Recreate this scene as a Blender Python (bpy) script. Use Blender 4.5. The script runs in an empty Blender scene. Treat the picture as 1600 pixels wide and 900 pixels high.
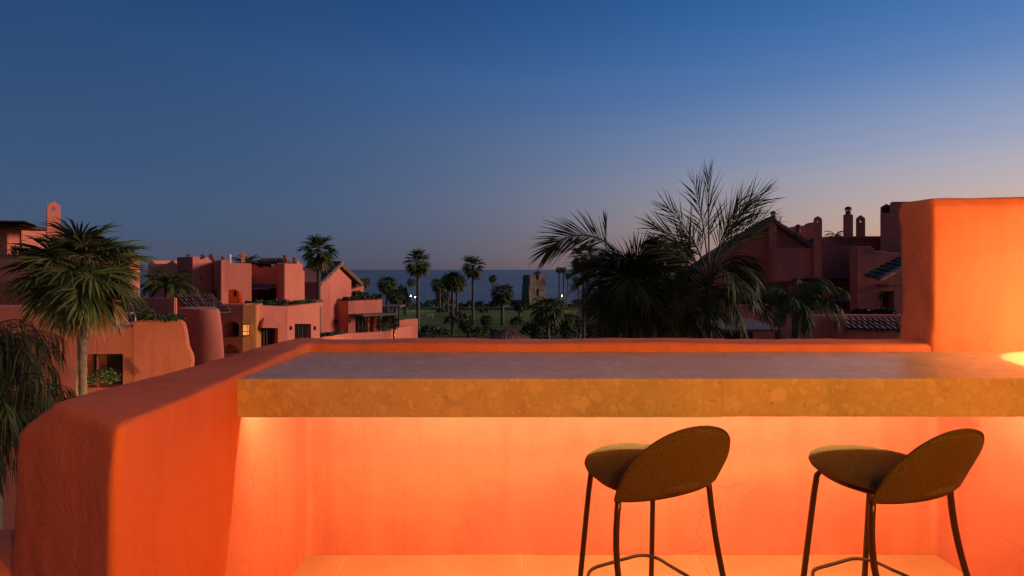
import bpy, bmesh, math, random
from math import sin, cos, pi, radians as R
from mathutils import Vector as V, Matrix, noise

S = bpy.context.scene
C = S.collection
random.seed(7)

# ------------------------------------------------------------------ camera
H, F, CZ = 421.0, 800.0, 1.474            # horizon row, focal length (1600 px wide frame), eye height
cam = bpy.data.cameras.new('camera')
camo = bpy.data.objects.new('camera', cam)
C.objects.link(camo)
camo.location = (0, 0, CZ)
camo.rotation_euler = (pi / 2, 0, 0)
cam.lens = 18
cam.sensor_width = 36
cam.shift_y = -0.0181
cam.clip_start = 0.05
cam.clip_end = 60000
S.camera = camo

# ------------------------------------------------------------------ sky
SUN_AZ = 64.0                             # degrees to the right of the view direction
def srgb(r, g, b, a=1.0):
    f = lambda c: (c / 255 / 12.92) if c / 255 <= .04045 else ((c / 255 + .055) / 1.055) ** 2.4
    return (f(r), f(g), f(b), a)

W = bpy.data.worlds.new('World')
S.world = W
W.use_nodes = True
nt = W.node_tree
bg = nt.nodes['Background']
def wn(t, **k):
    n = nt.nodes.new(t)
    for a, b in k.items():
        setattr(n, a, b)
    return n
def ramp(node, stops):
    e = node.color_ramp.elements
    while len(e) > 1:
        e.remove(e[-1])
    e[0].position, e[0].color = stops[0]
    for p, c in stops[1:]:
        x = e.new(p)
        x.color = c
tc = wn('ShaderNodeTexCoord')
sep = wn('ShaderNodeSeparateXYZ')
nt.links.new(tc.outputs['Generated'], sep.inputs[0])
asin = wn('ShaderNodeMath', operation='ARCSINE')
nt.links.new(sep.outputs['Z'], asin.inputs[0])
el = wn('ShaderNodeMath', operation='DIVIDE')     # elevation, 0 at the horizon, 1 straight up
el.inputs[1].default_value = pi / 2
nt.links.new(asin.outputs[0], el.inputs[0])
at = wn('ShaderNodeMath', operation='ARCTAN2')
nt.links.new(sep.outputs['X'], at.inputs[0])
nt.links.new(sep.outputs['Y'], at.inputs[1])
d1 = wn('ShaderNodeMath', operation='SUBTRACT')
d1.inputs[1].default_value = R(SUN_AZ)
nt.links.new(at.outputs[0], d1.inputs[0])
d2 = wn('ShaderNodeMath', operation='COSINE')
nt.links.new(d1.outputs[0], d2.inputs[0])
d3 = wn('ShaderNodeMath', operation='MULTIPLY_ADD')
d3.inputs[1].default_value = .5
d3.inputs[2].default_value = .5
nt.links.new(d2.outputs[0], d3.inputs[0])
d4 = wn('ShaderNodeMath', operation='POWER')
ex = wn('ShaderNodeMapRange')                # the afterglow hugs the horizon and widens higher up
ex.inputs[1].default_value = 0
ex.inputs[2].default_value = 20 / 90
ex.inputs[3].default_value = 7.0
ex.inputs[4].default_value = 2.5
nt.links.new(el.outputs[0], ex.inputs[0])
nt.links.new(ex.outputs[0], d4.inputs[1])
nt.links.new(d3.outputs[0], d4.inputs[0])
r_away = wn('ShaderNodeValToRGB')
r_sun = wn('ShaderNodeValToRGB')
dg = lambda a: a / 90
ramp(r_away, [(0, srgb(72, 76, 96)), (dg(1.2), srgb(74, 82, 103)), (dg(4), srgb(69, 88, 116)), (dg(9), srgb(59, 88, 126)), (dg(19), srgb(35, 69, 112)),
              (dg(28), srgb(29, 61, 104)), (dg(45), srgb(22, 48, 90)), (1, srgb(17, 38, 74))])
ramp(r_sun, [(0, srgb(228, 160, 115)), (dg(1.6), srgb(234, 178, 138)), (dg(4), srgb(224, 186, 162)), (dg(7), srgb(204, 188, 184)), (dg(11), srgb(164, 174, 201)),
             (dg(18), srgb(82, 130, 190)), (dg(28), srgb(42, 96, 163)), (dg(45), srgb(34, 76, 134)), (1, srgb(17, 38, 74))])
r_away.color_ramp.interpolation = 'B_SPLINE'
r_sun.color_ramp.interpolation = 'B_SPLINE'
nt.links.new(el.outputs[0], r_away.inputs[0])
nt.links.new(el.outputs[0], r_sun.inputs[0])
mx = wn('ShaderNodeMix', data_type='RGBA')
nt.links.new(d4.outputs[0], mx.inputs[0])
nt.links.new(r_away.outputs[0], mx.inputs[6])
nt.links.new(r_sun.outputs[0], mx.inputs[7])
nt.links.new(mx.outputs[2], bg.inputs[0])
bg.inputs[1].default_value = 1.0

# ------------------------------------------------------------------ the last glow of the sun, low on the right
def lamp(name, kind, loc, energy, color, **k):
    l = bpy.data.lights.new(name, kind)
    l.energy = energy
    l.color = color
    for a, b in k.items():
        setattr(l, a, b)
    o = bpy.data.objects.new(name, l)
    C.objects.link(o)
    o.location = loc
    return o
sun = lamp('sun', 'SUN', (30, 0, 30), 2.7, (1.0, .62, .48), angle=R(16))
GAZ, GEL = R(90), R(14)
sun.rotation_euler = V((sin(GAZ) * cos(GEL), cos(GAZ) * cos(GEL), sin(GEL))).to_track_quat('Z', 'Y').to_euler()

S.view_settings.view_transform = 'Standard'
S.view_settings.look = 'None'
S.view_settings.exposure = 0
S.view_settings.gamma = 1
try:
    S.cycles.use_denoising = True
    S.cycles.sample_clamp_indirect = 4
    S.cycles.max_bounces = 8
except Exception:
    pass

WARM = (1.0, .44, .04)      # the pendant lamps added behind the viewer
WARM_LED = (1.0, .69, .42)  # the strip under the counter

# ================================================================== materials
def mat(name, rough=.8, metal=0, spec=.4):
    m = bpy.data.materials.new(name)
    m.use_nodes = True
    b = m.node_tree.nodes['Principled BSDF']
    b.inputs['Roughness'].default_value = rough
    b.inputs['Metallic'].default_value = metal
    b.inputs['Specular IOR Level'].default_value = spec
    return m, m.node_tree, b
def N(t, kind, **k):
    n = t.nodes.new(kind)
    for a, b in k.items():
        setattr(n, a, b)
    return n
def noise_tex(t, co, scale, detail=5, rough=.6, dist=0):
    n = N(t, 'ShaderNodeTexNoise')
    n.inputs['Scale'].default_value = scale
    n.inputs['Detail'].default_value = detail
    n.inputs['Roughness'].default_value = rough
    n.inputs['Distortion'].default_value = dist
    t.links.new(co, n.inputs['Vector'])
    return n
def col(c):
    return (c[0], c[1], c[2], 1)
def plain(name, c, rough=.7, metal=0, spec=.4, var=.25, scale=6, bump=0, bscale=60, obj_random=0, c2=None):
    m, t, b = mat(name, rough, metal, spec)
    co = N(t, 'ShaderNodeTexCoord').outputs['Object']
    n = noise_tex(t, co, scale)
    r = N(t, 'ShaderNodeValToRGB')
    lo = [x * (1 - var) for x in c] if c2 is None else c2
    hi = [min(1, x * (1 + var)) for x in c]
    ramp(r, [(.3, col(lo)), (.7, col(hi))])
    t.links.new(n.outputs[0], r.inputs[0])
    out = r.outputs[0]
    if obj_random:
        oi = N(t, 'ShaderNodeObjectInfo')
        mr = N(t, 'ShaderNodeMapRange')
        mr.inputs[3].default_value = 1 - obj_random
        mr.inputs[4].default_value = 1 + obj_random
        t.links.new(oi.outputs['Random'], mr.inputs[0])
        hs = N(t, 'ShaderNodeHueSaturation')
        t.links.new(mr.outputs[0], hs.inputs['Value'])
        t.links.new(out, hs.inputs['Color'])
        out = hs.outputs[0]
    t.links.new(out, b.inputs['Base Color'])
    if bump:
        n2 = noise_tex(t, co, bscale, 6, .65)
        bp = N(t, 'ShaderNodeBump')
        bp.inputs['Strength'].default_value = bump
        bp.inputs['Distance'].default_value = .02
        t.links.new(n2.outputs[0], bp.inputs['Height'])
        t.links.new(bp.outputs[0], b.inputs['Normal'])
    return m
def stucco(name, c, fine=1.0, mott=.16):
    """lime plaster: soft cloudy tone, trowel streaks, grain"""
    m, t, b = mat(name, .88, 0, .25)
    co = N(t, 'ShaderNodeTexCoord').outputs['Object']
    n1 = noise_tex(t, co, 1.3 * fine, 6, .6, .6)
    mp = N(t, 'ShaderNodeMapping')
    mp.inputs['Scale'].default_value = (3.2 * fine, 3.2 * fine, .8 * fine)
    t.links.new(co, mp.inputs[0])
    n2 = noise_tex(t, mp.outputs[0], 1.5, 6, .65, .4)
    a = N(t, 'ShaderNodeMath', operation='ADD')
    t.links.new(n1.outputs[0], a.inputs[0])
    t.links.new(n2.outputs[0], a.inputs[1])
    r = N(t, 'ShaderNodeValToRGB')
    lo = (c[0] * (1 - mott), c[1] * (1 - 1.5 * mott), c[2] * (1 - 1.7 * mott))
    hi = (min(1, c[0] * (1 + .5 * mott)), c[1] * (1 + mott), c[2] * (1 + mott))
    ramp(r, [(.35, col(lo)), (.5, col(c)), (.68, col(hi))])
    h = N(t, 'ShaderNodeMath', operation='MULTIPLY')
    h.inputs[1].default_value = .5
    t.links.new(a.outputs[0], h.inputs[0])
    t.links.new(h.outputs[0], r.inputs[0])
    mp2 = N(t, 'ShaderNodeMapping')              # rain streaks
    mp2.inputs['Scale'].default_value = (11 * fine, 11 * fine, .5 * fine)
    t.links.new(co, mp2.inputs[0])
    ns_ = noise_tex(t, mp2.outputs[0], 1, 4, .6)
    rs = N(t, 'ShaderNodeMapRange')
    rs.inputs[1].default_value, rs.inputs[2].default_value, rs.inputs[3].default_value, rs.inputs[4].default_value = .52, .78, 0, .30
    t.links.new(ns_.outputs[0], rs.inputs[0])
    vw = noise_tex(t, co, 3 * fine, 4, .6)       # hairline cracks, here and there
    av = N(t, 'ShaderNodeVectorMath', operation='MULTIPLY_ADD')
    av.inputs[1].default_value = (.5 / fine,) * 3
    t.links.new(vw.outputs['Color'], av.inputs[0])
    t.links.new(co, av.inputs[2])
    vo = N(t, 'ShaderNodeTexVoronoi', feature='DISTANCE_TO_EDGE')
    vo.inputs['Scale'].default_value = 1.5 * fine
    t.links.new(av.outputs[0], vo.inputs['Vector'])
    rc = N(t, 'ShaderNodeMapRange')
    rc.inputs[1].default_value, rc.inputs[2].default_value, rc.inputs[3].default_value, rc.inputs[4].default_value = .002, .007, .55, 0
    t.links.new(vo.outputs['Distance'], rc.inputs[0])
    rm = N(t, 'ShaderNodeMapRange')
    rm.inputs[1].default_value, rm.inputs[2].default_value = .52, .62
    t.links.new(n1.outputs[0], rm.inputs[0])
    mc = N(t, 'ShaderNodeMath', operation='MULTIPLY')
    t.links.new(rc.outputs[0], mc.inputs[0])
    t.links.new(rm.outputs[0], mc.inputs[1])
    mm = N(t, 'ShaderNodeMath', operation='MAXIMUM')
    t.links.new(rs.outputs[0], mm.inputs[0])
    t.links.new(mc.outputs[0], mm.inputs[1])
    dk = N(t, 'ShaderNodeMix', data_type='RGBA')
    t.links.new(mm.outputs[0], dk.inputs[0])
    t.links.new(r.outputs[0], dk.inputs[6])
    dk.inputs[7].default_value = col((c[0] * .55, c[1] * .5, c[2] * .5))
    t.links.new(dk.outputs[2], b.inputs['Base Color'])
    n3 = noise_tex(t, co, 9 * fine, 5, .6, 1.2)
    n4 = noise_tex(t, co, 140 * fine, 3, .6)
    mu = N(t, 'ShaderNodeMath', operation='MULTIPLY_ADD')
    mu.inputs[1].default_value = .10
    t.links.new(n4.outputs[0], mu.inputs[0])
    t.links.new(n3.outputs[0], mu.inputs[2])
    bp = N(t, 'ShaderNodeBump')
    bp.inputs['Strength'].default_value = .28
    bp.inputs['Distance'].default_value = .02 / fine
    t.links.new(mu.outputs[0], bp.inputs['Height'])
    t.links.new(bp.outputs[0], b.inputs['Normal'])
    return m

TERRA = (.66, .198, .100)
M = {}
M['plaster'] = stucco('terracotta_plaster', TERRA, 1.0, .15)
M['wall'] = stucco('house_plaster', (.60, .195, .125), .45, .12)
M['wall_ochre'] = stucco('ochre_plaster', (.55, .235, .08), .45, .12)
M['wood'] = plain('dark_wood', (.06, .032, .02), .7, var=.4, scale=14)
M['light_wood'] = plain('pale_wood', (.22, .13, .07), .7, var=.3, scale=14)
M['canopy'] = plain('weathered_canopy', (.13, .11, .10), .8, var=.3, scale=5)
M['tile'] = plain('roof_tile_clay', (.24, .145, .10), .9, spec=.1, var=.55, scale=5, obj_random=.35)
M['glass'] = plain('dark_glass', (.012, .012, .014), .08, var=.2)
M['dark'] = plain('dark_matte', (.02, .016, .014), .9)  # near-black; on the near house's recess sheet it stands in for shade
M['frame'] = plain('dark_frame', (.04, .026, .02), .5)
M['white'] = plain('white_paint', (.75, .74, .72), .5, var=.08)
M['pot'] = plain('clay_pot', (.22, .07, .05), .8, var=.35, scale=8)
M['trunk'] = plain('palm_trunk', (.095, .075, .058), .95, var=.45, scale=9, bump=.6, bscale=25)
M['palm'] = plain('palm_leaf', (.064, .086, .022), .6, spec=.15, var=.35, scale=3, obj_random=.35)
M['palm_near'] = plain('near_palm_leaf', (.040, .058, .016), .55, spec=.2, var=.4, scale=4, obj_random=.4)
M['palm_shaded'] = plain('shaded_palm_leaf', (.024, .032, .010), .6, spec=.15, var=.4, scale=4, obj_random=.4)  # leaf colour darkened to stand in for the shade on these palms
M['palm_dry'] = plain('dry_palm_leaf', (.17, .115, .055), .85, var=.35, scale=4, obj_random=.3)
M['leaf'] = plain('shrub_leaf', (.038, .056, .022), .6, var=.5, scale=5, obj_random=.3)
M['leaf_bright'] = plain('hedge_leaf', (.05, .085, .025), .6, var=.5, scale=5, obj_random=.2)
M['bark'] = plain('bark', (.08, .06, .045), .95, var=.4)
M['fabric'] = plain('olive_brown_fabric', (.135, .095, .035), .95, spec=.15, var=.35, scale=170, bump=.7, bscale=420)
M['metal'] = plain('bronze_metal', (.075, .045, .026), .36, metal=.7, var=.15)
M['floor'] = plain('sand_floor_tile', (.56, .25, .10), .6, var=.16, scale=4, bump=.08, bscale=50, obj_random=.04)
M['grout'] = plain('grout', (.62, .34, .16), .9)
M['sand'] = plain('beach_sand', (.20, .17, .13), .95, var=.2, scale=.3)

def emit(name, c, s):
    m, t, b = mat(name)
    b.inputs['Base Color'].default_value = col(c)
    b.inputs['Emission Color'].default_value = col(c)
    b.inputs['Emission Strength'].default_value = s
    return m
M['led'] = emit('warm_led', (1, .62, .22), 6)
M['bulb'] = emit('warm_bulb', (1, .72, .35), 40)
M['bulb_soft'] = emit('soft_warm_bulb', (1, .6, .25), 4)
M['cool_bulb'] = emit('cool_bulb', (.95, 1, .85), 30)
M['lantern'] = emit('lantern_glass', (1, .45, .14), .45)

def breccia():
    m, t, b = mat('breccia_stone', .3, 0, .5)
    co = N(t, 'ShaderNodeTexCoord').outputs['Object']
    w = noise_tex(t, co, 13, 4, .6)
    sc = N(t, 'ShaderNodeVectorMath', operation='SCALE')
    sc.inputs['Scale'].default_value = .09
    t.links.new(w.outputs['Color'], sc.inputs[0])
    ad = N(t, 'ShaderNodeVectorMath', operation='ADD')
    t.links.new(co, ad.inputs[0])
    t.links.new(sc.outputs[0], ad.inputs[1])
    masks = []
    for s, lo, hi in ((13, .34, .46), (27, .34, .48), (55, .30, .48)):
        v = N(t, 'ShaderNodeTexVoronoi')
        v.inputs['Scale'].default_value = s
        t.links.new(ad.outputs[0], v.inputs['Vector'])
        sp = N(t, 'ShaderNodeSeparateColor')
        t.links.new(v.outputs['Color'], sp.inputs[0])
        mr = N(t, 'ShaderNodeMapRange')          # soft-edged pebble inside its cell
        mr.inputs[1].default_value = hi
        mr.inputs[2].default_value = lo
        t.links.new(v.outputs['Distance'], mr.inputs[0])
        mr2 = N(t, 'ShaderNodeMapRange')         # each pebble its own strength, many absent
        mr2.inputs[1].default_value = .45
        mr2.inputs[2].default_value = .95
        t.links.new(sp.outputs[0], mr2.inputs[0])
        mu = N(t, 'ShaderNodeMath', operation='MULTIPLY')
        t.links.new(mr.outputs[0], mu.inputs[0])
        t.links.new(mr2.outputs[0], mu.inputs[1])
        masks.append(mu.outputs[0])
    n = noise_tex(t, co, 5, 8, .7)
    r = N(t, 'ShaderNodeValToRGB')
    ramp(r, [(.3, col((.44, .34, .21))), (.55, col((.54, .43, .27))), (.75, col((.60, .48, .31)))])
    t.links.new(n.outputs[0], r.inputs[0])
    cur = r.outputs[0]
    for k, mk in enumerate(masks):
        mxn = N(t, 'ShaderNodeMix', data_type='RGBA')
        t.links.new(mk, mxn.inputs[0])
        t.links.new(cur, mxn.inputs[6])
        mxn.inputs[7].default_value = [col((.64, .52, .33)), col((.64, .51, .33)), col((.62, .49, .31))][k]
        cur = mxn.outputs[2]
    n5 = noise_tex(t, co, 45, 4, .6)
    r5 = N(t, 'ShaderNodeValToRGB')
    ramp(r5, [(.27, (1, 1, 1, 1)), (.37, (0, 0, 0, 1))])
    t.links.new(n5.outputs[0], r5.inputs[0])
    mxn = N(t, 'ShaderNodeMix', data_type='RGBA')
    t.links.new(r5.outputs[0], mxn.inputs[0])
    t.links.new(cur, mxn.inputs[6])
    mxn.inputs[7].default_value = col((.30, .23, .13))
    t.links.new(mxn.outputs[2], b.inputs['Base Color'])
    n6 = noise_tex(t, co, 14, 5, .6)
    rr = N(t, 'ShaderNodeMapRange')
    rr.inputs[3].default_value = .22
    rr.inputs[4].default_value = .5
    t.links.new(n6.outputs[0], rr.inputs[0])
    t.links.new(rr.outputs[0], b.inputs['Roughness'])
    bp = N(t, 'ShaderNodeBump')
    bp.inputs['Strength'].default_value = .3
    bp.inputs['Distance'].default_value = .004
    t.links.new(n5.outputs[0], bp.inputs['Height'])
    t.links.new(bp.outputs[0], b.inputs['Normal'])
    return m
M['stone'] = breccia()

def rubble():
    m, t, b = mat('rubble_stone', .95, 0, .2)
    co = N(t, 'ShaderNodeTexCoord').outputs['Object']
    v = N(t, 'ShaderNodeTexVoronoi')
    v.inputs['Scale'].default_value = 1.6
    t.links.new(co, v.inputs['Vector'])
    n = noise_tex(t, co, 1.2, 8, .75)
    r = N(t, 'ShaderNodeValToRGB')
    ramp(r, [(.3, col((.075, .06, .05))), (.55, col((.15, .118, .095))), (.75, col((.23, .185, .15)))])
    a = N(t, 'ShaderNodeMath', operation='MULTIPLY_ADD')
    a.inputs[1].default_value = .35
    t.links.new(v.outputs['Distance'], a.inputs[0])
    t.links.new(n.outputs[0], a.inputs[2])
    s = N(t, 'ShaderNodeMath', operation='SUBTRACT')
    s.inputs[1].default_value = .12
    t.links.new(a.outputs[0], s.inputs[0])
    t.links.new(s.outputs[0], r.inputs[0])
    t.links.new(r.outputs[0], b.inputs['Base Color'])
    bp = N(t, 'ShaderNodeBump')
    bp.inputs['Strength'].default_value = .8
    bp.inputs['Distance'].default_value = .25
    t.links.new(a.outputs[0], bp.inputs['Height'])
    t.links.new(bp.outputs[0], b.inputs['Normal'])
    return m
M['rubble'] = rubble()

def lawn_mat():
    m, t, b = mat('lawn', .95, 0, .1)
    co = N(t, 'ShaderNodeTexCoord').outputs['Object']
    n = noise_tex(t, co, .06, 7, .65, .5)
    n2 = noise_tex(t, co, 1.4, 4, .7)
    w = N(t, 'ShaderNodeTexWave', bands_direction='Y')
    w.inputs['Scale'].default_value = .05
    w.inputs['Distortion'].default_value = 1.5
    t.links.new(co, w.inputs['Vector'])
    a = N(t, 'ShaderNodeMath', operation='MULTIPLY_ADD')
    a.inputs[1].default_value = .12
    t.links.new(w.outputs[1], a.inputs[0])
    t.links.new(n.outputs[0], a.inputs[2])
    a2 = N(t, 'ShaderNodeMath', operation='MULTIPLY_ADD')
    a2.inputs[1].default_value = .25
    t.links.new(n2.outputs[0], a2.inputs[0])
    t.links.new(a.outputs[0], a2.inputs[2])
    r = N(t, 'ShaderNodeValToRGB')
    ramp(r, [(.45, col((.055, .076, .020))), (.65, col((.105, .135, .034))), (.9, col((.15, .18, .046)))])
    t.links.new(a2.outputs[0], r.inputs[0])
    t.links.new(r.outputs[0], b.inputs['Base Color'])
    return m
M['lawn'] = lawn_mat()

def sea_mat():
    m, t, b = mat('sea_water', .38, 0, .3)
    b.inputs['IOR'].default_value = 1.33
    co = N(t, 'ShaderNodeTexCoord').outputs['Object']
    mp = N(t, 'ShaderNodeMapping')
    mp.inputs['Scale'].default_value = (.025, .10, 1)
    t.links.new(co, mp.inputs[0])
    n = noise_tex(t, mp.outputs[0], 1, 9, .68, .3)
    mp2 = N(t, 'ShaderNodeMapping')
    mp2.inputs['Scale'].default_value = (.0022, .022, 1)
    t.links.new(co, mp2.inputs[0])
    n2 = noise_tex(t, mp2.outputs[0], 1, 7, .7)
    r = N(t, 'ShaderNodeValToRGB')
    ramp(r, [(.36, col((.065, .105, .15))), (.55, col((.11, .16, .205))), (.72, col((.19, .24, .28)))])
    t.links.new(n2.outputs[0], r.inputs[0])
    t.links.new(r.outputs[0], b.inputs['Base Color'])
    bp = N(t, 'ShaderNodeBump')
    bp.inputs['Strength'].default_value = .9
    bp.inputs['Distance'].default_value = 2.2
    t.links.new(n.outputs[0], bp.inputs['Height'])
    t.links.new(bp.outputs[0], b.inputs['Normal'])
    return m
M['sea'] = sea_mat()

# ================================================================== helpers
def world_loc(o):
    p = V((0, 0, 0))
    while o is not None:
        p = p + o.location
        o = o.parent
    return p
def link_mesh(name, me, parent=None, world=False, loc=None, rot=None, scale=None):
    o = bpy.data.objects.new(name, me)
    C.objects.link(o)
    if parent is not None:
        o.parent = parent
        if world:
            o.location = -world_loc(parent)
    if loc is not None:
        o.location = loc
    if rot is not None:
        o.rotation_euler = rot
    if scale is not None:
        o.scale = scale if hasattr(scale, '__len__') else (scale,) * 3
    return o
def to_mesh(name, bm, m, smooth=False):
    me = bpy.data.meshes.new(name)
    bm.normal_update()
    bm.to_mesh(me)
    bm.free()
    for x in (m if isinstance(m, (list, tuple)) else [m]):
        me.materials.append(x)
    if smooth:
        me.shade_smooth()
    return me
def obj(name, bm, m, parent=None, smooth=False, world=True, **k):
    return link_mesh(name, to_mesh(name, bm, m, smooth), parent, world, **k)
def tag(o, label=None, cat=None, group=None, kind=None):
    for a, b in (('label', label), ('category', cat), ('group', group), ('kind', kind)):
        if b:
            o[a] = b
    return o
def thing(name, label, cat, loc, rz=0, group=None):
    o = bpy.data.objects.new(name, None)
    o.empty_display_size = .2
    C.objects.link(o)
    o.location = loc
    o.rotation_euler = (0, 0, rz)
    return tag(o, label, cat, group)
def box(bm, x0, x1, y0, y1, z0, z1, mi=0):
    v = [bm.verts.new((x, y, z)) for z in (z0, z1) for x, y in ((x0, y0), (x1, y0), (x1, y1), (x0, y1))]
    for f in ((3, 2, 1, 0), (4, 5, 6, 7), (0, 1, 5, 4), (1, 2, 6, 5), (2, 3, 7, 6), (3, 0, 4, 7)):
        bm.faces.new([v[i] for i in f]).material_index = mi
def loft(bm, rings, cap=True, closed=True):
    rs = [[bm.verts.new(p) for p in r] for r in rings]
    n = len(rs[0])
    for a, b in zip(rs, rs[1:]):
        for i in range(n if closed else n - 1):
            j = (i + 1) % n
            bm.faces.new((a[i], a[j], b[j], b[i]))
    if cap and closed:
        bm.faces.new(rs[0][::-1])
        bm.faces.new(rs[-1])
def tube(bm, pts, r, seg=8, closed=False):
    """tube along pts with radius r (number or list)"""
    pts = [V(p) for p in pts]
    rr = r if isinstance(r, (list, tuple)) else [r] * len(pts)
    rings = []
    prev = None
    for i, p in enumerate(pts):
        if closed:
            d = pts[(i + 1) % len(pts)] - pts[i - 1]
        else:
            d = pts[min(i + 1, len(pts) - 1)] - pts[max(i - 1, 0)]
        d.normalize()
        if prev is None:
            a = V((0, 0, 1)) if abs(d.z) < .9 else V((1, 0, 0))
            u = (a - d * a.dot(d)).normalized()
        else:
            u = (prev - d * prev.dot(d)).normalized()
        prev = u
        w = d.cross(u)
        rings.append([p + (u * cos(2 * pi * k / seg) + w * sin(2 * pi * k / seg)) * rr[i] for k in range(seg)])
    if closed:
        rings.append(rings[0])
        loft(bm, rings, cap=False)
        bmesh.ops.remove_doubles(bm, verts=bm.verts, dist=1e-5)
    else:
        loft(bm, rings)
def lathe(bm, prof, seg=16, c=(0, 0, 0)):
    loft(bm, [[(c[0] + r * cos(2 * pi * k / seg), c[1] + r * sin(2 * pi * k / seg), c[2] + z) for k in range(seg)] for r, z in prof])
def extrude_poly(bm, pts, vec):
    """solid from a planar polygon swept along vec"""
    vec = V(vec)
    a = [bm.verts.new(p) for p in pts]
    b = [bm.verts.new(V(p) + vec) for p in pts]
    n = len(a)
    fs = [bm.faces.new(a), bm.faces.new(b[::-1])]
    for i in range(n):
        j = (i + 1) % n
        fs.append(bm.faces.new((a[j], a[i], b[i], b[j])))
    bmesh.ops.recalc_face_normals(bm, faces=fs)
def baked(o):
    """apply the modifiers of o"""
    dgr = bpy.context.evaluated_depsgraph_get()
    dgr.update()
    me = bpy.data.meshes.new_from_object(o.evaluated_get(dgr))
    old = o.data
    o.modifiers.clear()
    o.data = me
    me.name = old.name
    bpy.data.meshes.remove(old)
    return me
def adobe(o, voxel, it, amp, freq=2.2, amp2=.0, freq2=9):
    """hand-smoothed plaster: union of the solids, soft edges, uneven faces"""
    md = o.modifiers.new('r', 'REMESH')
    md.mode = 'VOXEL'
    md.voxel_size = voxel
    md.use_smooth_shade = True
    ms = o.modifiers.new('s', 'SMOOTH')
    ms.factor = .5
    ms.iterations = it
    me = baked(o)
    nn = [v.normal.copy() for v in me.vertices]
    for v, n in zip(me.vertices, nn):
        p = v.co
        d = noise.noise(p * freq) * amp + noise.noise(p * freq2 + V((3, 7, 1))) * amp2
        v.co = p + n * d
    me.shade_smooth()
    return o
def X(px, D):
    return (px - 800) / F * D
def Z(py, D):
    return CZ - (py - H) / F * D
def P(px, py, D):
    return V((X(px, D), D, Z(py, D)))

GZ = -8.5            # garden level
DB, DF = 2.65, 1.985 # back wall and counter front

# ================================================================== setting: ground, beach, sea
bm = bmesh.new()
n = 40
vs = [[bm.verts.new((-900 + 1800 * i / n, -60 + 206 * j / n, GZ + (.0 if j < n - 3 else -.12 * (j - n + 3)))) for i in range(n + 1)] for j in range(n + 1)]
for j in range(n):
    for i in range(n):
        bm.faces.new((vs[j][i], vs[j][i + 1], vs[j + 1][i + 1], vs[j + 1][i]))
tag(obj('ground', bm, M['lawn'], smooth=True), kind='structure', label='dark evening lawn and gardens running down to the shore')
bm = bmesh.new()
loft(bm, [[(x, 140, GZ - .25), (x, 146, GZ - .30), (x, 158, GZ - .9)] for x in (-900, 900)], closed=False)
tag(obj('beach', bm, M['sand']), kind='structure', label='narrow pale strip of sand beyond the lawn')
bm = bmesh.new()
ys = [152, 400, 1500, 6000, 30000]
loft(bm, [[(x, y, GZ - .7) for y in ys] for x in (-30000, -3000, 0, 3000, 30000)], closed=False)
tag(obj('sea', bm, M['sea']), kind='structure', label='calm blue evening sea up to the horizon')

# ================================================================== the terrace
bm = bmesh.new()
box(bm, -1.5, 6.5, -4.5, 2.86, -8.45, -.035)
tag(obj('terrace_base', bm, M['wall']), kind='structure')
fl = bpy.data.objects.new('terrace_floor', None)
C.objects.link(fl)
fl.location = (0, 0, 0)
tag(fl, kind='structure')
bm = bmesh.new()
box(bm, -1.45, 3.2, -2.2, 2.80, -.033, -.006)
obj('grout_bed', bm, M['grout'], fl)
bm = bmesh.new()
box(bm, -.446, .446, -.446, .446, -.025, 0)
bmesh.ops.bevel(bm, geom=bm.edges[:], offset=.003, segments=1, affect='EDGES')
tile_me = to_mesh('floor_tile', bm, M['floor'])
for i in range(-1, 4):
    for j in range(5):
        link_mesh('floor_tile', tile_me, fl, loc=(.05 + .9 * i - .45 + (0 if i > -1 else 0), 2.65 - .45 - .9 * j, random.uniform(-.0008, .0008)))

# parapet: left arm, back run and the return under the counter
bm = bmesh.new()
bot = [(-1.06, 2.87), (-1.06, 1.35), (-1.28, 1.49), (-1.83, 1.82), (-1.80, 2.87)]
mid = [(-1.06, 2.87), (-1.06, 1.36), (-1.28, 1.50), (-1.71, 1.75), (-1.48, 2.87)]
mid2 = [(-1.06, 2.87), (-1.06, 1.365), (-1.27, 1.50), (-1.655, 1.72), (-1.36, 2.87)]
top = [(-1.06, 2.87), (-1.06, 1.38), (-1.23, 1.49), (-1.46, 1.64), (-1.19, 2.87)]
rings = []
for pl, z in ((bot, -.9), (bot, -.15), (mid, .55), (mid2, .93), (top, 1.05)):
    rings.append([(x, y, z + ((.045 if y > 2 else 0) if z > 1 else 0)) for x, y in pl][::-1])
loft(bm, rings)
box(bm, -1.2, 3.5, 2.65, 2.87, -.4, 1.092)
box(bm, 2.19, 3.4, 1.9, 2.75, -.1, .995)
pw = obj('parapet_wall', bm, M['plaster'])
adobe(pw, .0135, 7, .010, 1.7, .0035, 7)
tag(pw, 'terracotta plaster parapet with rounded edges wrapping behind the stone counter', 'wall')
bm = bmesh.new()
box(bm, 2.178, 2.2, 2.377, 2.655, .746, .99)
bmesh.ops.bevel(bm, geom=bm.edges[:], offset=.003, segments=2, affect='EDGES')
obj('plaster_panel', bm, M['plaster'], pw)

# the tall pier on the right
bm = bmesh.new()
rings = []
for z, dx, df in ((.9, -.004, .0), (1.10, -.0, .0), (1.22, .012, .004), (1.5, .015, .006), (1.74, .012, .004), (1.80, .008, .004), (1.852, .02, .03)):
    rings.append([(2.168 + dx, 2.645 + df, z), (3.5, 2.645 + df, z), (3.5, 2.88, z), (2.16 + dx, 2.88, z)])
loft(bm, rings)
pr = obj('plaster_pier', bm, M['plaster'])
adobe(pr, .012, 7, .011, 2.3, .004, 8)
tag(pr, 'tall terracotta plaster pier rising above the end of the counter, brightly lamplit', 'pier')

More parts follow.
